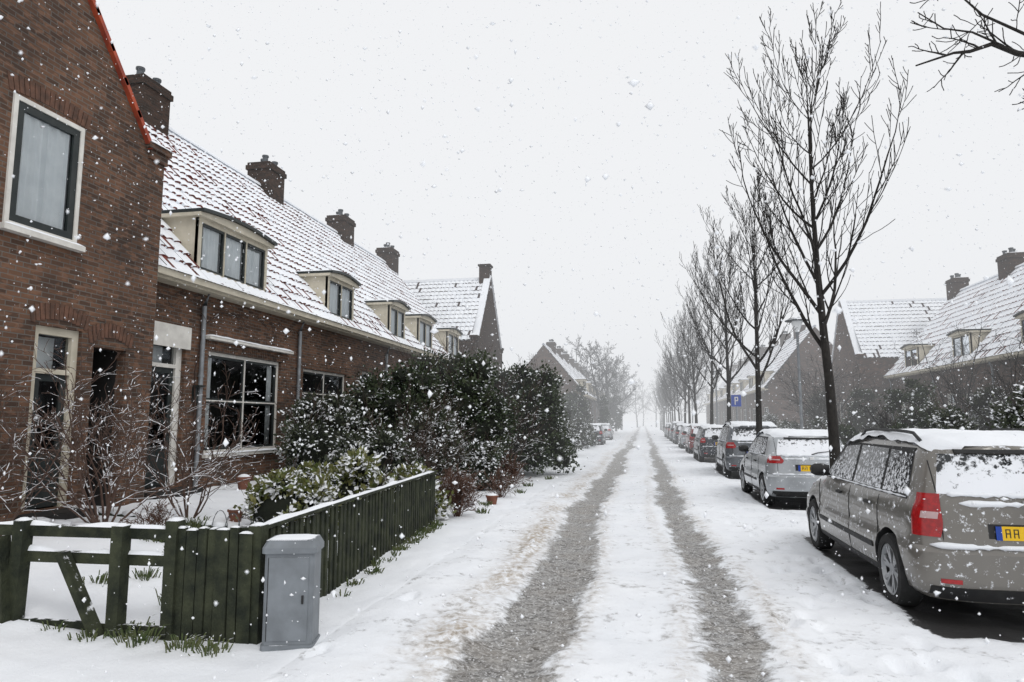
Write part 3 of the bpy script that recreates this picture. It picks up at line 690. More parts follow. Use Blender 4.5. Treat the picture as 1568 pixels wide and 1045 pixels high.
spf=dict(seg=[8,6,4,3],wob=[.05,.12,.14,.15],up=[.03,.05,.04,.03],taper=[.9,.85,.8,.8],k=[5,4,3,3],rmin=.02,kids=[15,10,6],start=[.2,.12,.1],ang=[(30,60),(25,55),(25,50)],rr=[.5,.55,.6],len=[.5,.45,.45])
for (x,y,h) in ((-4.2,72,9.5),(-4.3,84,11),(-4.3,94,12),(-9.5,96,13),(-4.3,112,12),(-1.5,185,12),(3.5,190,13),(-5,150,12),(8,150,12),(-14,120,12),(14,140,12),(20,120,13),(0,225,13),(6,215,12),(-7,210,13),(9,120,11),(-11,200,14),(13,190,13),(-4,130,11)):
    grow(mb,(x,y,0),(0,0,1),h*rng.uniform(.85,1.05),.22,0,rng,3,spf)
mb.obj('distant_trees',M_far)
shrub('cypress_tree',-3.6,90,1.1,1.1,8.5,5000,.3,M_leaf,seed=70,clumps=16,top=.8)
shrub('cypress_tree',-3.8,68,.8,.8,4.6,2500,.2,M_leaf,seed=72)
mb=MB();rng=random.Random(8)
def tuft(x,y,n,h,s):
    zb=hgt(x,y)-.02
    for i in range(n):
        t=rng.random()*6.28;r=rng.random()*s;bx,by=x+r*math.cos(t),y+r*math.sin(t);hh=h*rng.uniform(.5,1.1);l=rng.uniform(.2,1.1)*hh
        ex,ey=bx+l*math.cos(t),by+l*math.sin(t);w=.006
        mb.quad((bx-w,by,zb),(bx+w,by,zb),((bx+ex)/2+w,(by+ey)/2,zb+hh*.8),((bx+ex)/2-w,(by+ey)/2,zb+hh*.8));mb.poly([((bx+ex)/2-w,(by+ey)/2,zb+hh*.8),((bx+ex)/2+w,(by+ey)/2,zb+hh*.8),(ex,ey,zb+hh*.85)])
for i in range(40): 
    u=rng.random(); tuft(-2.92-.45*u+rng.uniform(-.03,.14),5.0+u*6.1,int(rng.uniform(6,30)),rng.uniform(.05,.13),.09)
for (x,y,n,h) in ((-3.75,4.72,60,.15),(-3.95,4.85,40,.14),(-3.35,4.68,60,.12),(-3.1,4.65,50,.11),(-4.15,4.7,30,.1),(-4.5,4.75,20,.08),(-4.1,5.6,40,.2),(-4.9,6.2,40,.15),(-5.3,7.2,50,.15),(-4.6,7.6,50,.18),(-5.9,7.6,50,.2),(-4.2,7.0,30,.2),(-5.1,5.8,30,.12),(-6,8.5,50,.2),(-2.9,12.3,40,.15),(-3.1,13.4,40,.12),(-2.8,15.6,40,.12),(-2.9,17.5,50,.12),(-2.7,19.8,50,.14)):
    tuft(x,y,n,h,.13)
mb.obj('grass_tufts',M_grass)
# ------------------------------------------------------------------ fences
F0=Vector((-2.95,4.95,0));F1=Vector((-3.4,11.0,0))
mb=MB();sn=MB();rng=random.Random(12);N=52
dirv=(F1-F0).normalized();nr=Vector((-dirv.y,dirv.x,0))
for i in range(N):
    p=F0.lerp(F1,i/(N-1));z0=hgt(p.x,p.y)-.06;h=.80+rng.uniform(-.02,.02);w=.066+rng.uniform(-.008,.008);lean=rng.uniform(-.022,.022)
    a=p-dirv*w/2;b=p+dirv*w/2;tt=nr*-.011;t2=nr*.011;L=dirv*lean
    mb.hexa([a+tt+Vector((0,0,z0)),b+tt+Vector((0,0,z0)),b+t2+Vector((0,0,z0)),a+t2+Vector((0,0,z0)),a+tt+L+Vector((0,0,h)),b+tt+L+Vector((0,0,h)),b+t2+L+Vector((0,0,h)),a+t2+L+Vector((0,0,h))])
for z in (.25,.68):
    mb.bar(F0-nr*-.035+Vector((0,0,z)),F1-nr*-.035+Vector((0,0,z)),.045,.07)
mb.bar(F0+Vector((0,0,.825)),F1+Vector((0,0,.825)),.09,.03)
for i in range(5):
    p=F0.lerp(F1,i/4)+nr*.09;mb.bar(p+Vector((0,0,-.1)),p+Vector((0,0,.84)),.09,.09,up=(0,1,0))
def caps(sn,a,b,w,z,h,seed):
    a=Vector(a);b=Vector(b);d=(b-a);L=d.length;d.normalize();n=Vector((-d.y,d.x,0));k=max(4,int(L/.05))
    def fn(u,v):
        e=math.sin(math.pi*v)**.5*min(1,min(u,1-u)*k*.4)**.5
        q=a+d*L*u+n*(v-.5)*w
        hh=max(0,h*(.6+1.3*noise.noise((q.x*2.5,q.y*2.5,seed))));return (q.x,q.y,z+hh*e-.002)
    sn.grid(fn,k,5)
caps(sn,F0,F1,.085,.842,.024,1)
EF=empty('picket_fence');mb.obj('pickets_and_rails',M_wood,EF);sn.obj('snow_cap',M_snow,EF,smooth=True)
mb=MB();sn=MB()
x=-3.58
while x<-2.95:
    w=rng.uniform(.06,.11);h=.84+rng.uniform(-.035,.03);y=4.86+rng.uniform(-.012,.012);l=rng.uniform(-.012,.012)
    mb.hexa([(x,y-.013,-.05),(x+w,y-.013,-.05),(x+w,y+.013,-.05),(x,y+.013,-.05),(x+l,y-.013,h),(x+w+l,y-.013,h+l),(x+w+l,y+.013,h+l),(x+l,y+.013,h)]);sn.cap(x+l,x+w+l,y-.02,y+.02,h+.001+max(0,l*.5),.02,0,x,.02);x+=w+rng.uniform(.006,.02)
mb.box(-3.6,-2.9,4.885,4.93,.2,.28);mb.box(-3.6,-2.9,4.885,4.93,.66,.74)
mb.box(-3.66,-3.56,4.83,4.93,-.05,.88);mb.box(-2.97,-2.86,4.86,4.96,-.05,.86);sn.cap(-3.66,-3.56,4.83,4.93,.881,.04);sn.cap(-2.97,-2.86,4.86,4.96,.861,.04)
EF=empty('picket_fence');mb.obj('pickets_and_rails',M_wood,EF);sn.obj('snow_cap',M_snow,EF,smooth=True)
mb=MB();sn=MB()
for (x,h,t) in ((-4.02,.84,.0),(-4.95,.86,.03),(-5.9,.84,-.02)):
    mb.bar((x,4.8,-.1),(x+t,4.8,h),.1,.1,up=(0,1,0));sn.cap(x-.05+t,x+.05+t,4.75,4.85,h+.001,.04)
for z in (.78,.58):
    mb.bar((-3.6,4.86,z),(-7.2,4.8,z-.01),.045,.09);caps(sn,(-3.6,4.86,0),(-7.2,4.8,0),.055,z+.04,.03,z)
mb.bar((-4.08,4.74,-.05),(-4.5,4.76,.62),.05,.10,up=(0,1,0));mb.bar((-4.92,4.72,-.05),(-5.05,4.74,.74),.05,.1,up=(0,1,0))
mb.bar((-3.6,4.83,.06),(-5.9,4.8,.07),.03,.07)
EF=empty('rail_fence');mb.obj('posts_and_rails',M_wood,EF);sn.obj('snow_cap',M_snow,EF,smooth=True)
mb=MB();sn=MB()
for (a,b,z) in (((-4.2,7.8),(-7.6,7.5),.3),((-5.6,8.6),(-7.9,8.5),.4),((-4.4,6.4),(-4.5,8.5),.25)):
    za=hgt(*a)+.0;zb=hgt(*b)+.0;mb.bar((a[0],a[1],za),(b[0],b[1],zb),.08,.16)
    k=12
    for i in range(k):
        p=Vector((a[0],a[1],za+.08)).lerp(Vector((b[0],b[1],zb+.08)),i/k);q=Vector((a[0],a[1],za+.08)).lerp(Vector((b[0],b[1],zb+.08)),(i+1)/k);sn.tube([p,p.lerp(q,.5),q],[.04,.05+.01*rng.random(),.04],6)
EF=empty('garden_edging');mb.obj('boards',M_wood,EF);sn.obj('snow_cap',M_snow,EF,smooth=True)
mb=MB()
for i in range(7):
    x=-4.3-i*.22;y=8.2+.05*i;z=hgt(x,y)
    mb.tube([(x+.12*math.cos(t),y,z+.3*math.sin(t)) for t in [math.pi*k/10 for k in range(11)]],[.006]*11,4)
mb.obj('wire_edging',M_lead)
def pot(x,y,r,h):
    z=hgt(x,y);E=empty('flower_pot',(x,y,z));mb=MB();mb.rev([(r*.7,-.02),(r*.95,h*.8),(r*1.08,h*.8),(r*1.08,h),(r*.95,h),(r*.9,h*.9),(.001,h*.9)],(0,0,0),k=18);mb.obj('pot',M_pot,E,smooth=True,ang=40)
    mb=MB();mb.rev([(r*.95,h*.95),(r*.7,h*1.1),(r*.3,h*1.18),(.001,h*1.2)],(0,0,0),k=14);mb.obj('snow_cap',M_snow,E,smooth=True)
pot(-5.9,9.3,.11,.17);pot(-3.0,13.6,.12,.18);pot(-7.6,12.2,.13,.25)
# ------------------------------------------------------------------ utility cabinet
E=empty('utility_cabinet',(-2.62,4.92,-.04),math.radians(14))
mb=MB();w,d=.18,.13
def rbox(mb,w,d,z0,z1,c,mi=0,w2=None,d2=None):
    def ring(w,d,z): return [(-w+c,-d,z),(w-c,-d,z),(w,-d+c,z),(w,d-c,z),(w-c,d,z),(-w+c,d,z),(-w,d-c,z),(-w,-d+c,z)]
    a=ring(w,d,z0);b=ring(w2 or w,d2 or d,z1);n=len(mb.v);mb.v+=a+b
    for i in range(8): mb.f.append((n+i,n+(i+1)%8,n+8+(i+1)%8,n+8+i));mb.m.append(mi)
    mb.f.append(tuple(n+8+i for i in range(8)));mb.m.append(mi);mb.f.append(tuple(n+7-i for i in range(8)));mb.m.append(mi)
rbox(mb,w+.01,d+.01,0,.07,.02);rbox(mb,w,d,.07,.72,.02);rbox(mb,w+.018,d+.018,.72,.76,.02);rbox(mb,w+.018,d+.018,.76,.815,.02,0,w-.01,d-.01)
mb.box(-.145,.145,-.136,-.1305,.1,.69);
mb.obj('body',M_cab,E)
mb=MB();mb.box(.10,.115,-.145,-.1365,.36,.42);mb.box(-.15,-.146,-.139,-.1305,.1,.69);mb.obj('lock_and_seam',M_black,E)
mb=MB();mb.cap(-.17,.17,-.12,.12,.816,.012,0,2,.04);mb.obj('snow_cap',M_snow,E,smooth=True)
# ------------------------------------------------------------------ cars
def make_car(kind):
    P=dict(est=dict(L=4.5,W=.87,H=1.54,belt=.99,slant=.34,ax=(.80,3.68),r=.325,tum=.30,rb=.24,paint=paint('paint_beige',(.195,.183,.165),.575),tl=(.72,1.07,.20),rails=1,rw=(1.07,1.40)),
           hatch=dict(L=4.0,W=.86,H=1.46,belt=.97,slant=.55,ax=(.66,3.14),r=.31,tum=.34,rb=.26,paint=paint('paint_white',(.42,.44,.46),.6),tl=(.86,1.0,.30),rails=0,rw=(1.02,1.32)),
           suv=dict(L=4.35,W=.89,H=1.62,belt=1.05,slant=.42,ax=(.75,3.4),r=.34,tum=.28,rb=.22,paint=paint('paint_grey',(.13,.14,.155),.6),tl=(.88,1.06,.30),rails=1,rw=(1.12,1.46)),
           dark=dict(L=4.1,W=.86,H=1.48,belt=.97,slant=.45,ax=(.7,3.25),r=.31,tum=.30,rb=.22,paint=paint('paint_dark',(.03,.035,.045),.58),tl=(.80,1.0,.22),rails=0,rw=(1.04,1.36)),
           red=dict(L=4.2,W=.86,H=1.5,belt=.97,slant=.4,ax=(.7,3.3),r=.31,tum=.30,rb=.22,paint=paint('paint_red',(.20,.02,.02),.58),tl=(.80,1.0,.22),rails=0,rw=(1.04,1.37)))[kind]
    L,W,H,B,SL,TU=P['L'],P['W'],P['H'],P['belt'],P['slant'],P['tum'];zb=.21
    TP=[(0,H-.09),(.2,H-.045),(.9,H-.005),(1.8,H),(L-2.4,H-.015),(L-2.05,H-.07),(L-1.85,H-.17),(L-1.25,1.0),(L-1.1,.96),(L-.6,.90),(L-.2,.79),(L,.66)]
    def ztop(y): return float(np.interp(y,[p[0] for p in TP],[p[1] for p in TP]))
    def zt(y): return sum(ztop(y+k) for k in (-.08,-.04,0,.04,.08))/5
    ra,rb,fa,fb=.46,P['rb'],.5,.42
    def wp(y):
        w=W-.03*(abs(y-L*.5)/(L*.5))**2
        if y<rb: w-=ra*(1-math.sqrt(max(0,1-(1-y/rb)**2)))
        if y>L-fb: w-=fa*(1-math.sqrt(max(0,1-(1-(L-y)/fb)**2)))
        return w
    zr=[zb,zb+.05,zb+.13,.50,.60,.64,.74,B-.12,B-.03,B+.01,B+.8]
    rr=[.10,.04,.018,.0,.004,.020,.016,.024,.045,.070,.070+.8*TU]
    def red(z): return float(np.interp(z,zr,rr))
    def shear(y,z):
        w=max(0,1-y/1.3)
        return y+w*float(np.interp(z,[zb,.34,.60,.65,B,B+.7],[.07,0,.0,.06,.085,.085+SL*.7]))
    lz=[zb,zb+.05,zb+.13,.38,.50,.60,.64,.74,B-.12,B-.03,B+.01]
    ys=sorted(set([0,.01,.025,.05,.08,.12,.17]+[.17+(L-.6)*i/44 for i in range(45)]+[L-.42,L-.36,L-.3,L-.24,L-.18,L-.12,L-.07,L-.03,L-.01,L]))
    rings=[]
    for y in ys:
        t=zt(y);w=wp(y);bl=min(B,t-.13);f=(bl-zb)/(B-zb);rg=[(0,zb)]
        for z in lz: rg.append((w-red(z),zb+(z-zb)*f))
        z0=zb+(B+.01-zb)*f;z1=max(t-.10,z0+.005);
        for q in (.25,.5,.75,1): z=z0+(z1-z0)*q; rg.append((w-.070-TU*(z-z0),z))
        x=rg[-1][0];rg+=[(x-.03,t-.045),(x-.09,t-.012),(x*.62,t+.004),(x*.3,t+.012),(0,t+.015)]
        rings.append([(px,shear(y,pz),pz) for (px,pz) in rg])
    n=len(rings[0]);mb=MB();full=[]
    for rg in rings:
        fr=rg+[(-p[0],p[1],p[2]) for p in rg[-2:0:-1]];full.append(fr);mb.v+=fr
    K=len(full[0])
    for i in range(len(ys)-1):
        for j in range(K):
            a=i*K+j;b=i*K+(j+1)%K;mb.f.append((a,b,b+K,a+K));mb.m.append(0)
    for i,fl in ((0,0),((len(ys)-1)*K,1)):
        for j in range(n-1):
            a=i+j;b=i+j+1
            q=[a,b,(i+K-(j+1)) if j+1<n-1 else None,(i+K-j) if j>0 else None]
            q=[t for t in q if t is not None]
            if len(q)<3: continue
            if not fl: q=q[::-1]
            mb.f.append(tuple(q));mb.m.append(0)
    body=mb.obj('body',[P['paint'],M_black])
    cut=MB()
    for ax in P['ax']:
        for s in (-1,1):
            rad=P['r']+.045;k=28;c0=s*(W-.32);c1=s*(W+.2);nn=len(cut.v)
            for X in (c0,c1):
                for j in range(k): t=2*math.pi*j/k;cut.v.append((X,ax+rad*math.cos(t),P['r']+rad*math.sin(t)))
            for j in range(k): cut.f.append((nn+j,nn+(j+1)%k,nn+k+(j+1)%k,nn+k+j));cut.m.append(1)
            cut.f.append(tuple(nn+j for j in range(k))[::-1]);cut.m.append(1);cut.f.append(tuple(nn+k+j for j in range(k)));cut.m.append(1)
    co=cut.obj('cutter',[P['paint'],M_black])
    import bmesh
    for o in (body,co):
        bm=bmesh.new();bm.from_mesh(o.data);bmesh.ops.recalc_face_normals(bm,faces=bm.faces);bm.to_mesh(o.data);bm.free()
    md=body.modifiers.new('b','BOOLEAN');md.operation='DIFFERENCE';md.object=co;md.solver='EXACT'
    dg=bpy.context.evaluated_depsgraph_get();me=bpy.data.meshes.new_from_object(body.evaluated_get(dg));body.modifiers.clear()
    if len(me.polygons)>100: body.data=me
    bpy.data.objects.remove(co)
    body.data.polygons.foreach_set('use_smooth',[True]*len(body.data.polygons))
    try: body.data.set_sharp_from_angle(angle=math.radians(32))
    except Exception: pass
    parts=[body]
    def sideP(s,y,z,off): return (s*(wp(y)-red(z)+off),shear(y,z),z)
    def rearP(x,z,off):
        ax=abs(x)+red(z);we=W-.03-ra
        q=max(0,min(1,(ax-we)/ra));d=rb*(1-math.sqrt(max(0,1-q*q)));return (x,shear(d,z)-off,z)
    def panel(mb,f,nu,nv,off,mi):
        mb.grid(lambda u,v:f(u,v,off),nu,nv,mi)
        for (g) in (lambda t:(t,0),lambda t:(t,1),lambda t:(0,t),lambda t:(1,t)):
            mb.grid(lambda t,v,g=g:f(*g(t),off*(1-v)-.012*v),max(nu,nv),1,mi)
    def bil(c,u,v): return tuple((c[0][i]*(1-u)+c[1][i]*u)*(1-v)+(c[3][i]*(1-u)+c[2][i]*u)*v for i in (0,1))
    gb=B+.035;gt=H-.13
    mb=MB()
    wins=[[(.42,gb+.01),(1.02,gb),(1.02,gt),(.40,gt-.02)],[(1.10,gb),(1.95,gb),(1.95,gt+.01),(1.10,gt+.005)],[(2.03,gb),(L-1.42,gb),(L-2.0,gt-.02),(2.03,gt+.01)]] if kind in('est','suv') else \
         [[(.62,gb+.05),(1.0,gb),(1.0,gt),(.72,gt)],[(1.06,gb),(1.78,gb),(1.78,gt+.01),(1.06,gt)],[(1.85,gb),(L-1.42,gb),(L-1.98,gt-.02),(1.85,gt+.01)]]
    for s in (-1,1):
        panel(mb,lambda u,v,o:sideP(s,*bil([(wins[0][0][0]-.04,gb-.03),(wins[2][1][0]+.08,gb-.03),(wins[2][2][0]+.05,gt+.03),(wins[0][3][0]-.04,gt+.03)],u,v),o),24,6,.003,1)
        for w in wins: panel(mb,lambda u,v,o:sideP(s,*bil(w,u,v),o),10,6,.008,0)
    x1=W-.23
    rw=P['rw']
    panel(mb,lambda u,v,o:rearP((u-.5)*2*(x1*(1-.12*v)),rw[0]+(rw[1]-rw[0])*v,o),20,6,.006,2)
    mb.grid(lambda u,v:((u-.5)*2*(W-.2-.03*v)*.93,L-1.28-.55*v,zt(L-1.28-.55*v)+.02),8,5,0)
    parts.append(mb.obj('windows',[M_cglass,M_black,M_cglass2],smooth=True,ang=40))
    mb=MB()
    def sline(pts,w=.010,mi=0):
        for s in (-1,1):
            mb.tube([sideP(s,y,z,.001) for y,z in pts],[w*.5]*len(pts),4,mi)
    def zl(y,a,b,k=8): return [(y,a+(b-a)*i/k) for i in range(k+1)]
    sline(zl(1.06 if kind in('est','suv') else 1.02,.5,B-.02));sline(zl(1.99 if kind in('est','suv') else 1.81,.3,B-.02));sline(zl(L-1.2,.3,B-.05))
    sline([(1.3+.1*i,.3) for i in range(int((L-2.5)/.1)+1)])
    for s in (-1,1):
        for y in (1.25,2.25): panel(mb,lambda u,v,o:sideP(s,y+.17*u,B-.13+.028*v,o),5,2,.028,0)
        panel(mb,lambda u,v,o:sideP(s,1.2+(L-2.45)*u,.45+.05*v,o),20,2,.010,0)
        panel(mb,lambda u,v,o:sideP(s,1.15+(L-2.3)*u,zb+.0+.09*v,o),14,2,.008,0)
    panel(mb,lambda u,v,o:rearP((u-.5)*2*(W-.12),zb+.01+.11*v,o),20,3,.008,0)
    for z in (.655,):
        mb.tube([rearP((u/20-.5)*2*(W-.22),z,.0) for u in range(21)],[.006]*21,4,0)
    for s in (-1,1):
        mb.tube([rearP(s*(W-.235),.66+(B+.35-.66)*u/10,.0) for u in range(11)],[.006]*11,4,0)
    panel(mb,lambda u,v,o:rearP((u-.5)*.62,.70+.14*v,o),8,3,.002,0)
    panel(mb,lambda u,v,o:rearP((u-.5)*.9,rw[1]+.01+.03*v,o),8,2,.03,0)
    mb.tube([rearP(0,rw[0]+.01,.03),rearP(.12,rw[0]+.05,.03),rearP(.38,rw[0]+.08,.025)],[.012,.009,.006],5,0)
    for s in (-1,1):
        X,Y,Z=sideP(s,L-1.55,B+.05,0);mb.rev([(.001,-.10),(.05,-.095),(.075,-.05),(.08,.04),(.06,.10),(.001,.12)],(X+s*.13,Y,Z+.04),axis='x',k=10,mi=0)
        mb.bar((X,Y,Z-.02),(X+s*.1,Y,Z+.01),.05,.03,0)
    if P['rails']:
        for s in (-1,1):
            pts=[(s*(W-.24),.45+(L-2.8)*i/10,zt(.45+(L-2.8)*i/10)+(.055 if 0<i<10 else -.01)) for i in range(11)];mb.tube(pts,[.016]*11,6,0)
    parts.append(mb.obj('trim',[M_black],smooth=True,ang=40))
    mb=MB();z0,z1,wl=P['tl']
    for s in (-1,1):
        def lf(u,v,o):
            z=z0+(z1-z0)*v;xo=W-red(z)-.03-.004;xi=xo-wl*(1-.25*v)*(.82+.18*math.sin(math.pi*min(1,v*1.2)));return rearP(s*(xi+(xo-xi)*u),z,o)
        panel(mb,lf,14,8,.016,0)
        def lf3(u,v,o):
            z=z0+(z1-z0)*(.42+.16*v);xo=W-red(z)-.07;xi=xo-wl*.55;return rearP(s*(xi+(xo-xi)*u),z,o)
        panel(mb,lf3,8,3,.019,1)
        panel(mb,lambda u,v,o:rearP(s*(W-.32+.14*u),.36+.035*v,o),5,2,.006,0)
        panel(mb,lambda u,v,o:(s*(W-.52+.3*u-.0),L-.03-.22*u+o,.62+.12*v),5,2,.03,1)
    panel(mb,lambda u,v,o:rearP((u-.5)*.52,.715+.11*v,o),4,2,.012,2)
    panel(mb,lambda u,v,o:rearP(-.26+.045*u,.715+.11*v,o),2,2,.014,3)
    for i,c in enumerate((-.19,-.13,-.05,.02,.08,.16,.22)):
        for (a,b,c2,d) in ((0,.008,.02,.09),(.03,.038,.02,.09),(.008,.03,.082,.09),(.008,.03,.05,.058)):
            if (i*7+int(a*1000))%5==1: continue
            panel(mb,lambda u,v,o:rearP(c+a+(b-a)*u,.715+c2+(d-c2)*v,o),1,1,.0135,4)
    panel(mb,lambda u,v,o:rearP((u-.5)*.07,rw[0]-.09+.05*v,o),4,4,.012,5)
    parts.append(mb.obj('lamps_and_plate',[M_red,M_clear,M_plate,M_blue,M_black,M_chrome],smooth=True,ang=40))
    mb=MB();r=P['r']
    for ax in P['ax']:
        for s in (-1,1):
            c=(s*(W-.115),ax,r-.01);g=lambda pr:[(q,s*hh) for q,hh in pr]
            mb.rev(g([(r*.70,-.1),(r*.93,-.1),(r,-.07),(r,.07),(r*.94,.098),(r*.72,.10),(r*.68,.07)]),c,'x',32,0)
            mb.rev(g([(r*.70,.085),(r*.66,.092),(r*.63,.06),(r*.60,-.02),(.001,-.02)]),c,'x',32,2)
            mb.rev(g([(r*.71,.09),(r*.66,.096),(r*.60,.06)]),c,'x',32,1)
            mb.rev(g([(r*.2,.03),(r*.17,.075),(.001,.08)]),c,'x',16,1)
            for k in range(6):
                t=k*math.pi/3+.3
                for e in (-.16,.16):
                    a=(c[0]+s*.055,c[1]+r*.14*math.cos(t),c[2]+r*.14*math.sin(t));b=(c[0]+s*.07,c[1]+r*.64*math.cos(t+e),c[2]+r*.64*math.sin(t+e))
                    mb.bar(a,b,.034,.03,1,up=(1,0,0))
    parts.append(mb.obj('wheels',[M_rubber,M_rim,M_black],smooth=True,ang=35))
    mb=MB()
    def sr(y0,y1,inset,th,sd):
        def fn(u,v):
            y=y0+(y1-y0)*u;t=zt(y);x1=max(.2,wp(y)-.070-TU*max(0,t-.1-min(B,t-.13))-inset)
            x=x1*(2*v-1);e=min(1,min(u,1-u)*14)**.5*min(1,(1-abs(2*v-1))*7+.0)**.5
            hh=th*(.75+.6*noise.noise((x*2+sd,y*1.5,sd))+.3*noise.noise((x*8,y*8,sd)))
            drop=.06*max(0,abs(2*v-1)-.86)/.14*(1+1.5*noise.noise((y*4,sd,v>.5)))
            return (x+.015*noise.noise((y*5,sd,v)),shear(y,t)if y<1.3 else y,t+.008-drop*.7+hh*e)
        mb.grid(fn,50,26)
    sr(.03,L-1.98,-.01,.06,1.5);sr(L-1.9,L-1.22,.05,.035,2.5);sr(L-1.18,L-.12,.06,.055,3.5)
    def ridge(f,a,b,k,r):
        mb.tube([f(a+(b-a)*i/k) for i in range(k+1)],[r*(.15+max(0,.8+1.5*noise.noise((i*.45,r*90,kind=='est')))) *(0.4 if i in(0,k) else 1) for i in range(k+1)],6)
    ridge(lambda x:rearP(x,.655,.012),-(W-.14),W-.14,40,.018)
    ridge(lambda x:rearP(x,rw[0]+.0,.008),-(W-.3),W-.3,34,.024)
    ridge(lambda x:rearP(x,rw[0]-.07,.004),-.5,.5,26,.018)
    for s in (-1,1): ridge(lambda y:sideP(s,y,B+.02,.004),.4,L-1.5,50,.010)
    parts.append(mb.obj('snow_cover',M_snow,smooth=True))
    return [p.data for p in parts],[p.name.split('.')[0] for p in parts],parts
CM={}
def car(kind,x,y,rz=0):
    E=empty('parked_car',(x,y,-.03),rz)
    if kind not in CM:
        d,n,parts=make_car(kind);CM[kind]=(d,n)
        for p in parts: p.parent=E
    else:
        d,n=CM[kind]
        for a,b in zip(d,n):
            o=bpy.data.objects.new(b,a);col.objects.link(o);o.parent=E
for i,k in enumerate(('est','hatch','suv','dark','red','hatch','dark','suv','dark','hatch')):
    car(k,CARS[i][0],CARS[i][1],math.radians((0,1,-1,.5,0,0,1,0,0,0)[i]))
car('dark',-3.6,48,0);car('hatch',-3.6,61,0)
# ------------------------------------------------------------------ lamps / signs
def lamp(x,y,h=5.0):
    E=empty('street_lamp',(x,y,.1));mb=MB()
    mb.rev([(.09,-.2),(.09,.9),(.055,1.0),(.045,h-.5),(.06,h-.48),(.06,h-.42),(.001,h-.42)],(0,0,0),k=14);mb.obj('pole',M_zinc,E,smooth=True,ang=40)
    mb=MB();mb.rev([(.06,h-.42),(.20,h-.06),(.20,h-.04)],(0,0,0),k=18);mb.obj('lens',M_curtain,E,smooth=True,ang=40)
    mb=MB();mb.rev([(.38,h-.045),(.39,h-.02),(.27,h+.05),(.08,h+.09),(.001,h+.1)],(0,0,0),k=20);mb.rev([(.38,h-.045),(.001,h-.045)],(0,0,0),k=20);mb.obj('hood',M_lead,E,smooth=True,ang=40)
lamp(5.25,24.6);lamp(5.0,49);lamp(5.0,73)
E=empty('traffic_sign',(4.75,37,.1));mb=MB();mb.rev([(.03,-.2),(.03,2.9),(.001,2.9)],(0,0,0),k=10);mb.obj('pole',M_zinc,E,smooth=True,ang=40)
mb=MB();mb.box(-.25,.25,-.045,-.032,2.3,2.9);mb.box(-.26,.26,-.032,-.028,2.29,2.91,1);mb.box(-.08,-.03,-.049,-.046,2.4,2.8,1);mb.box(-.03,.09,-.049,-.046,2.75,2.8,1);mb.box(-.03,.09,-.049,-.046,2.58,2.63,1);mb.box(.05,.1,-.049,-.0461,2.63,2.75,1);mb.obj('panel',[M_blue,M_white],E)
# ------------------------------------------------------------------ falling snow
M_fl,nt,bs=newmat('snowflake');bs.inputs['Base Color'].default_value=(.88,.90,.93,1);bs.inputs['Roughness'].default_value=1;bs.inputs['Specular IOR Level'].default_value=0
nr_=np.random.default_rng(5)
N1,N2=40000,1500
y=np.concatenate([1.0+30*nr_.random(N1)**.60,.75+4.5*nr_.random(N2)]);NF=N1+N2
x=(nr_.random(NF)*1.95-1.07)*y+nr_.random(NF)*1.6-.8
z=nr_.random(NF)*(1.65+y*.82)
ok=(x*x+y*y>.6);x,y,z=x[ok],y[ok],z[ok];NF=len(x)
s=nr_.choice([.0026,.0038,.0052,.0075,.0115],NF,p=[.30,.32,.22,.12,.04])*(.75+.6*nr_.random(NF))
s=s*np.clip(.45+y*.14,.45,1.15)
o8=np.array([(1,0,0),(-1,0,0),(0,1,0),(0,-1,0),(0,0,1),(0,0,-1)],float)
V=o8[None]*s[:,None,None]*(.5+1.1*nr_.random((NF,6,1)))*np.stack([.8+.7*nr_.random(NF),np.ones(NF),.8+.8*nr_.random(NF)],1)[:,None,:]
V+=np.stack([x,y,z],1)[:,None,:]
f8=np.array([(0,2,4),(2,1,4),(1,3,4),(3,0,4),(2,0,5),(1,2,5),(3,1,5),(0,3,5)])
F=(f8[None]+np.arange(NF)[:,None,None]*6).reshape(-1,3)
me=bpy.data.meshes.new('falling_snow');me.from_pydata(V.reshape(-1,3).tolist(),[],F.tolist());me.materials.append(M_fl);me.polygons.foreach_set('use_smooth',[True]*len(F));me.update()
col.objects.link(bpy.data.objects.new('falling_snow',me))
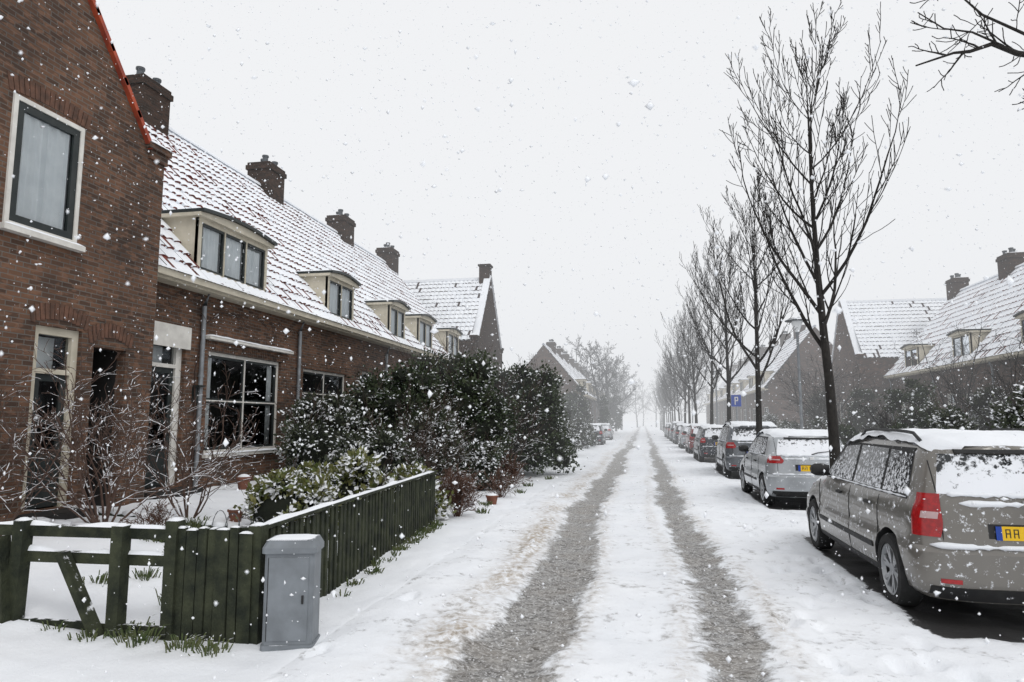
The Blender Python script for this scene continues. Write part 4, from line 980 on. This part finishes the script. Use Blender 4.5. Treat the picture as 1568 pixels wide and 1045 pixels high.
# ------------------------------------------------------------------ snow haze (glowing volume, emission stands in for skylight scattered by far snowfall)
m=bpy.data.materials.new('snow_haze_glow');m.use_nodes=True;nt=m.node_tree;nt.nodes.clear();o=nd(nt,'ShaderNodeOutputMaterial')
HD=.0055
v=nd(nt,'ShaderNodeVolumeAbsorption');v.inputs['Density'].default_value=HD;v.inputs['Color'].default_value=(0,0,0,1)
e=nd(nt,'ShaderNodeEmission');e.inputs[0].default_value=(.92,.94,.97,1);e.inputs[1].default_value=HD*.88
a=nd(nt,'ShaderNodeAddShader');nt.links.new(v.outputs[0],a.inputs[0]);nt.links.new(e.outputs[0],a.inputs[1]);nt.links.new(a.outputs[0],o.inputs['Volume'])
mb=MB();mb.box(-90,90,18,340,-1,30);mb.obj('snow_haze_glow',m)
# ------------------------------------------------------------------ world, sun, camera
w=bpy.data.worlds.new('World');sc.world=w;w.use_nodes=True;nt=w.node_tree;bg=nt.nodes['Background']
sky=nd(nt,'ShaderNodeTexSky');sky.sky_type='NISHITA';sky.sun_disc=False;sky.sun_elevation=math.radians(48);sky.sun_rotation=math.radians(140)
hs=nd(nt,'ShaderNodeHueSaturation');hs.inputs['Saturation'].default_value=.08;nt.links.new(sky.outputs[0],hs.inputs['Color'])
c=mixc(nt,.90,hs.outputs[0],(9.6,9.7,9.9,1));nt.links.new(c,bg.inputs[0]);bg.inputs[1].default_value=.1
l=bpy.data.lights.new('sun','SUN');l.energy=.85;l.angle=math.radians(22);l.color=(1,.98,.95);lo=bpy.data.objects.new('sun',l);col.objects.link(lo)
az=math.radians(140);el=math.radians(48);dv=Vector((math.sin(az)*math.cos(el),math.cos(az)*math.cos(el),math.sin(el)));lo.rotation_euler=dv.to_track_quat('Z','Y').to_euler()
cam=bpy.data.cameras.new('camera');co=bpy.data.objects.new('camera',cam);col.objects.link(co);sc.camera=co
cam.lens=24;cam.sensor_width=36;cam.clip_end=2000;co.location=(0,0,1.65)
co.rotation_euler=(math.radians(90+6.7),0,math.radians(10.8))
cam.dof.use_dof=True;cam.dof.focus_distance=9;cam.dof.aperture_fstop=5.6
sc.view_settings.view_transform='Standard';sc.view_settings.look='None';sc.view_settings.exposure=0
